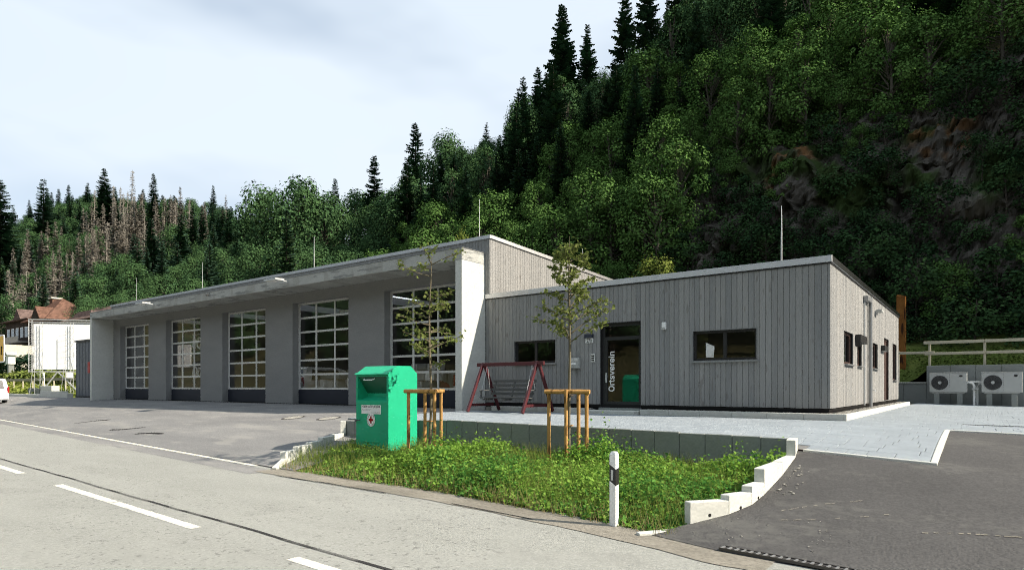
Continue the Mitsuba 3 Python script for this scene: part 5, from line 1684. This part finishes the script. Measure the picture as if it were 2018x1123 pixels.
def stand(kind, grp, x, y, h, base_h, label, cat, grouplab=None, z=None, wid=1.0, seed=None):
    r = rng(int(abs(x * 131 + y * 977)) + 7)
    key = numbered(kind)
    z = float(hill(x, y)) - 0.2 if z is None else z
    s = h / base_h
    scene[key] = {'type': 'instance', 'shapegroup': {'type': 'ref', 'id': grp}, 'to_world': T().translate([x, y, z]).rotate([0, 0, 1], float(r.uniform(0, 360))).scale([s * wid, s * wid, s])}
    tag(key, label, cat, grouplab)
    PLACED.append((x, y, h))
    return key


# trees that stand out on the skyline: position, height of the tip, label
for (x, y, tip, g, lab, wid) in (
        (-50.5, 66.8, 63.0, 'spruce_group_0', 'tall broad spruce on the skyline, leftmost of the high ridge spruces', 1.25), (-49.3, 72.7, 62.2, 'spruce_group_3', 'spruce with a rounded tip just right of the tallest broad ridge spruce', 1.1),
        (-41.1, 70.1, 64.5, 'spruce_open_group', 'gappy spruce cut by the top of the picture with sky between its branches', 1.0), (-36.2, 67.5, 64, 'spruce_open_group', 'thin bare-stemmed spruce cut by the top of the picture', 1.0), (-31.9, 68.2, 64, 'spruce_group_1', 'dark spruce at the top of the picture right of the gappy ones', 1.0),
        (-60.3, 74.4, 59.0, 'spruce_group_2', 'dense dark spruce on the ridge left of the tall broad one', 1.1), (-64.8, 76.0, 59.5, 'spruce_group_3', 'ridge spruce where the high forest steps down to the left', 1.0), (-64.1, 71.6, 52.4, 'spruce_group_1', 'shorter spruce at the step of the ridge', 1.0),
        (-69.6, 71.2, 50.5, 'spruce_open_group', 'ragged spruce left of the ridge step', .9), (-87.2, 70.5, 54.9, 'spruce_group_0', 'single pointed spruce standing clear of the lower ridge', 1.1), (-97.6, 68.9, 50.2, 'spruce_group_0', 'pointed spruce further left on the lower ridge', 1.15), (-120.6, 76.7, 52.0, 'spruce_group_0', 'small distant spruce tip above the broadleaf trees', .9)):
    h = tip - float(hill(x, y)) + 0.2
    stand('spruce_tree', g, x, y, h, 26 if 'open' in g else 24, lab, 'tree', None, None, wid)
for (x, y, tip, g, lab, wid) in (
        (-237.3, 70.4, 76.8, 'spruce_group_2', 'broad dark spruce on the far left skyline', 1.3), (-213.3, 75.9, 71.8, 'spruce_group_0', 'pointed spruce on the far left skyline right of the dead trees', 1.0), (-207.5, 92.7, 70.9, 'spruce_group_1', 'small spruce tip on the far left ridge', 1.0),
        (-253.3, 45.9, 70.0, 'spruce_group_2', 'dark spruce crowning the left edge of the picture', 1.3), (-254, 57.9, 73.6, 'spruce_group_3', 'dark spruce near the left edge of the skyline', 1.2)):
    stand('spruce_tree', g, x, y, tip - float(hill(x, y)) + .2, 24, lab, 'tree', None, None, wid)
for (x, y, tip, g, lab) in ((-224.3, 73.9, 74.2, 'dead_group_0', 'dead brown spruce standing tallest on the far left skyline'), (-201.2, 78.7, 65.6, 'dead_group_1', 'bare dead spruce trunk right of the far pointed spruce'), (-189.6, 87.4, 63.0, 'dead_group_2', 'bare dead spruce on the low part of the left skyline')):
    stand('dead_spruce', g, x, y, min(30, tip - float(hill(x, y)) + .2), 22, lab, 'dead tree')
for (x, y, tip, lab) in ((-101.3, 53.7, 41.8, 'tallest broadleaf tree of the clump left of the spruces'), (-95.7, 55.3, 38.4, 'broadleaf tree on the right side of the middle clump'), (-110.4, 53.0, 41.5, 'broadleaf tree on the left side of the middle clump'), (-71.5, 66, 44.5, 'dark broadleaf tree below the ragged spruce'), (-77.4, 69, 49.0, 'slim broadleaf tree between two pointed spruces'), (-104.7, 69.8, 44.0, 'broadleaf tree left of the lower pointed spruce')):
    stand('broadleaf_tree', 'big_tree_group_0', x, y, tip - float(hill(x, y)) + .2, 17, lab, 'tree', None, None, .85)
# shrubs behind the roofs and on the cliff
for (x, y, z, h, g, lab) in ((-13.5, 19.6, 7.2, 3.5, 'bush_group_0', 'bright yellow-green shrub showing above the annex roof'), (-28.6, 18.0, 12.0, 2.3, 'bush_group_0', 'small yellow-green shrub tip above the hall roof'), (-14.2, 20.4, 6.6, 3.6, 'bush_group_1', 'green shrub beside the bright one above the annex roof')):
    stand('shrub', g, x, y, h + (z - float(hill(x, y))), 10, lab, 'shrub', None, None, .8 if x > -20 else .4)

# the rest of the forest, scattered by zone
r = rng(404)
cells = {}


def free(x, y, d):
    ci, cj = int(x // 6), int(y // 6)
    for a in range(ci - 2, ci + 3):
        for b in range(cj - 2, cj + 3):
            for (px, py, pd) in cells.get((a, b), ()):
                if (px - x) ** 2 + (py - y) ** 2 < (min(d, pd) if min(d, pd) < 2.5 else (d + pd) / 2) ** 2:
                    return False
    cells.setdefault((ci, cj), []).append((x, y, d))
    return True


for (x, y, h) in PLACED:
    free(x, y, 2.4)
WANT = []
for (x0, x1, y0, y1, tries, pick) in (
        (-66, 14, 46, 96, 2400, 'ridge'), (-60, 12, 26.0, 46, 4200, 'slope'), (-150, -66, 24.5, 58, 1300, 'mid'), (-150, -66, 58, 100, 900, 'midhigh'), (-340, -150, 30, 100, 4200, 'far')):
    for n in range(tries):
        x, y = r.uniform(x0, x1), r.uniform(y0, y1)
        if not in_view(x, y):
            continue
        u, v = r.random(), r.random()
        wild = float(meshkit.fbm(np.array([[x * .03, y * .05, 1.0]]), 3, 6)[0])
        if pick == 'ridge':
            if u < .50:
                if free(x, y, 4.0):
                    WANT.append(('spruce_tree', ('spruce_group_0', 'spruce_group_1', 'spruce_group_2', 'spruce_group_3', 'spruce_open_group')[r.integers(5)], x, y, r.uniform(15, 24), 24, 1.2))
            elif u < .72:
                if free(x, y, 4.2):
                    WANT.append(('broadleaf_tree', f'big_tree_group_{r.integers(3)}', x, y, r.uniform(12, 18), 17, .72))
            elif u < .86:
                if free(x, y, 3.4):
                    WANT.append(('slender_tree', f'slender_tree_group_{r.integers(2)}', x, y, r.uniform(12, 19), 14, 1.0))
            elif free(x, y, 3.6):
                if x > -16 and v < .6:
                    WANT.append(('slender_tree', f'slender_tree_group_{r.integers(2)}', x, y, r.uniform(12, 19), 14, 1.1))
                    continue
                WANT.append(('slope_tree', f'slope_tree_group_{r.integers(4)}', x, y, r.uniform(9, 14), 9, 1.0))
        elif pick == 'slope':
            cliff = x > -17 and y < 36.5
            if cliff and (abs(x + 9.5) < 3.8 or abs(x - .6) < 2.6) and y > 32.4 and u > .10:
                continue
            d = 2.3 if not cliff else 1.55
            if free(x, y, d):
                if not cliff and y > 40 and v < .35:
                    WANT.append(('spruce_tree', f'spruce_group_{r.integers(4)}', x, y, r.uniform(12, 20), 24, 1.0))
                else:
                    h = r.uniform(5.5, 11.5) if not cliff else r.uniform(2.2, 5.2)
                    if y < 30:
                        h = min(h, 6)
                    WANT.append(('slope_tree', f'slope_tree_group_{r.integers(4)}' if not cliff or v < .22 else f'cliff_bush_group_{r.integers(2)}', x, y, h, 9 if not cliff or v < .22 else 6, 1.0 if h > 5 else 1.25))
        elif pick == 'mid':
            if x < -128 or not free(x, y, 5.2):
                if x >= -128 or y < 35 or not free(x, y, 5.2):
                    continue
            if v < .12:
                WANT.append(('spruce_tree', f'spruce_group_{r.integers(4)}', x, y, r.uniform(15, 22), 24, 1.0))
            else:
                WANT.append(('broadleaf_tree', f'big_tree_group_{r.integers(3)}', x, y, r.uniform(10, 17) * (0.75 if y < 32 else 1), 17, 1.0))
        elif pick == 'midhigh':
            if free(x, y, 4.6):
                if u < .55:
                    WANT.append(('spruce_tree', f'spruce_group_{r.integers(4)}', x, y, r.uniform(13, 19), 24, 1.0))
                else:
                    WANT.append(('broadleaf_tree', f'big_tree_group_{r.integers(3)}', x, y, r.uniform(11, 16), 17, .8))
        else:
            dead = -234 < x < -176 and 32 < y < 82 and float(meshkit.fbm(np.array([[x * .07, y * .02, 3.0]]), 2, 9)[0]) > 0.42
            if dead:
                if free(x, y, 2.7):
                    if u < .72:
                        WANT.append(('dead_spruce', f'dead_group_{r.integers(3)}', x, y, r.uniform(15, 23), 22, 1.0))
                    else:
                        WANT.append(('broadleaf_tree', f'big_tree_group_{r.integers(3)}', x, y, r.uniform(6, 10), 17, 1.1))
            elif free(x, y, 5.0):
                if u < (.62 if y > 66 else .28):
                    WANT.append(('spruce_tree', f'spruce_group_{r.integers(4)}', x, y, r.uniform(14, 22), 24, 1.1))
                else:
                    WANT.append(('broadleaf_tree', f'big_tree_group_{r.integers(3)}', x, y, r.uniform(10, 17), 17, 1.0))
LOOK = {'spruce_tree': ('dark spruce', 'dark spruces'), 'slender_tree': ('slender pale-stemmed tree', 'slender trees'), 'slope_tree': ('light green leafy tree', 'light green trees'), 'broadleaf_tree': ('rounded green broadleaf tree', 'broadleaf trees'), 'dead_spruce': ('grey-brown dead spruce', 'dead spruces')}
CAT = {'dead_spruce': 'dead tree'}
WHERE = ((70, 'above the left end of the large house'), (150, 'above the turret of the large house'), (235, 'above the left end of the hall'), (310, 'above the farthest gate'), (420, 'above the second gate'), (540, 'above the middle gate'), (700, 'above the fourth gate'), (830, 'above the green container'),
         (960, 'above the gate nearest the annex'), (1100, 'above the garden swing'), (1250, 'above the entrance door'), (1400, 'left of the rock face'), (1560, 'above the wide dark annex window'), (1700, 'above the right corner of the annex'), (1850, 'above the left heat pump'), (9999, 'above the right heat pump'))


def describe(kind, x, y, h):
    """Which tree it is, by its size and by what it rises above."""
    dx, dy = x - EYE[0], y - EYE[1]
    d, s_ = -0.6 * dx + 0.8 * dy, 0.8 * dx + 0.6 * dy
    px = 1009 + 1240 * s_ / d
    py = 762 - 1240 * (float(hill(x, y)) + h - EYE[2]) / d
    place = next(w for lim, w in WHERE if px < lim)
    height = 'low down' if py > 470 else 'halfway up' if py > 330 else 'high up' if py > 130 else 'topmost'
    size = {'spruce_tree': ('short', 'tall'), 'slender_tree': ('short', 'tall'), 'slope_tree': ('small', 'large'), 'broadleaf_tree': ('small', 'large'), 'dead_spruce': ('short', 'tall')}[kind]
    lim = {'spruce_tree': 18, 'slender_tree': 15, 'slope_tree': 6.5, 'broadleaf_tree': 13, 'dead_spruce': 19}[kind]
    t = f"{size[int(h > lim)]} {LOOK[kind][0]} {height} {place}"
    return t, f"{size[int(h > lim)]} {LOOK[kind][1]} {height} {place}"


WANT = [(k_, g, x, y, min(h, room_below_skyline(x, y) - 0.4 * ((x * 7.3 + y * 3.1) % 5)), bh, wid) for (k_, g, x, y, h, bh, wid) in WANT]
WANT = [w[:4] + (min(w[4], 11 + max(0, w[3] - 58) * .8) if w[2] > -10 and 43 < w[3] < 70 else w[4],) + w[5:] for w in WANT]
WANT = [w for w in WANT if w[4] > (6 if w[0] in ('spruce_tree', 'dead_spruce') else 1.2)]
WANT.sort(key=lambda w: ((w[2] - EYE[0]) ** 2 + (w[3] - EYE[1]) ** 2) / w[4] ** 2)
made = dict.fromkeys(LOOK, 0)
over = 0
for (kind, g, x, y, h, bh, wid) in WANT:
    made[kind] += 1
    if made[kind] <= 280:
        lab, grp_ = describe(kind, x, y, h)
        stand(kind, g, x, y, h, bh, lab, CAT.get(kind, 'tree'), grp_, None, wid)
    else:
        over += 1
        rr = rng(over)
        scene[f'distant_forest__{over:03d}'] = {'type': 'instance', 'shapegroup': {'type': 'ref', 'id': g}, 'to_world': T().translate([x, y, float(hill(x, y)) - .2]).rotate([0, 0, 1], float(rr.uniform(0, 360))).scale([h / bh * wid, h / bh * wid, h / bh])}
rr = rng(707)
for n in range(230):
    x, y = rr.uniform(15, 75), rr.uniform(28, 100)
    g, bh = (f'spruce_group_{rr.integers(4)}', 24) if rr.random() < .6 else (f'big_tree_group_{rr.integers(3)}', 17)
    if y < 33:
        continue
    h = rr.uniform(13, 20) if y < 43 and 19 < x < 36 else rr.uniform(5, 9)
    over += 1
    scene[f'distant_forest__{over:03d}'] = {'type': 'instance', 'shapegroup': {'type': 'ref', 'id': g}, 'to_world': T().translate([x, y, float(hill(x, y)) - .2]).rotate([0, 0, 1], float(rr.uniform(0, 360))).scale([h / bh, h / bh, h / bh])}
rr = rng(909)
for n in range(420):
    x, y = rr.uniform(-170, 60), -rr.uniform(62, 190)
    g, bh = (f'spruce_group_{rr.integers(4)}', 24) if rr.random() < .5 else (f'big_tree_group_{rr.integers(3)}', 17)
    h = rr.uniform(14, 23)
    over += 1
    scene[f'distant_forest__{over:03d}'] = {'type': 'instance', 'shapegroup': {'type': 'ref', 'id': g}, 'to_world': T().translate([x, y, float(hill(x, y)) - .2]).rotate([0, 0, 1], float(rr.uniform(0, 360))).scale([h / bh, h / bh, h / bh])}
if over:
    tag('distant_forest', 'distant forest closing the far hillside, with unseen trees added for shade', 'forest', None, 'stuff')
print('trees', made, over)
tri = sum(len(meshkit.WRITTEN[d['filename']][1]) for d in scene.values() if d.get('type') == 'ply')
print('entries', len(scene), 'triangles', tri)
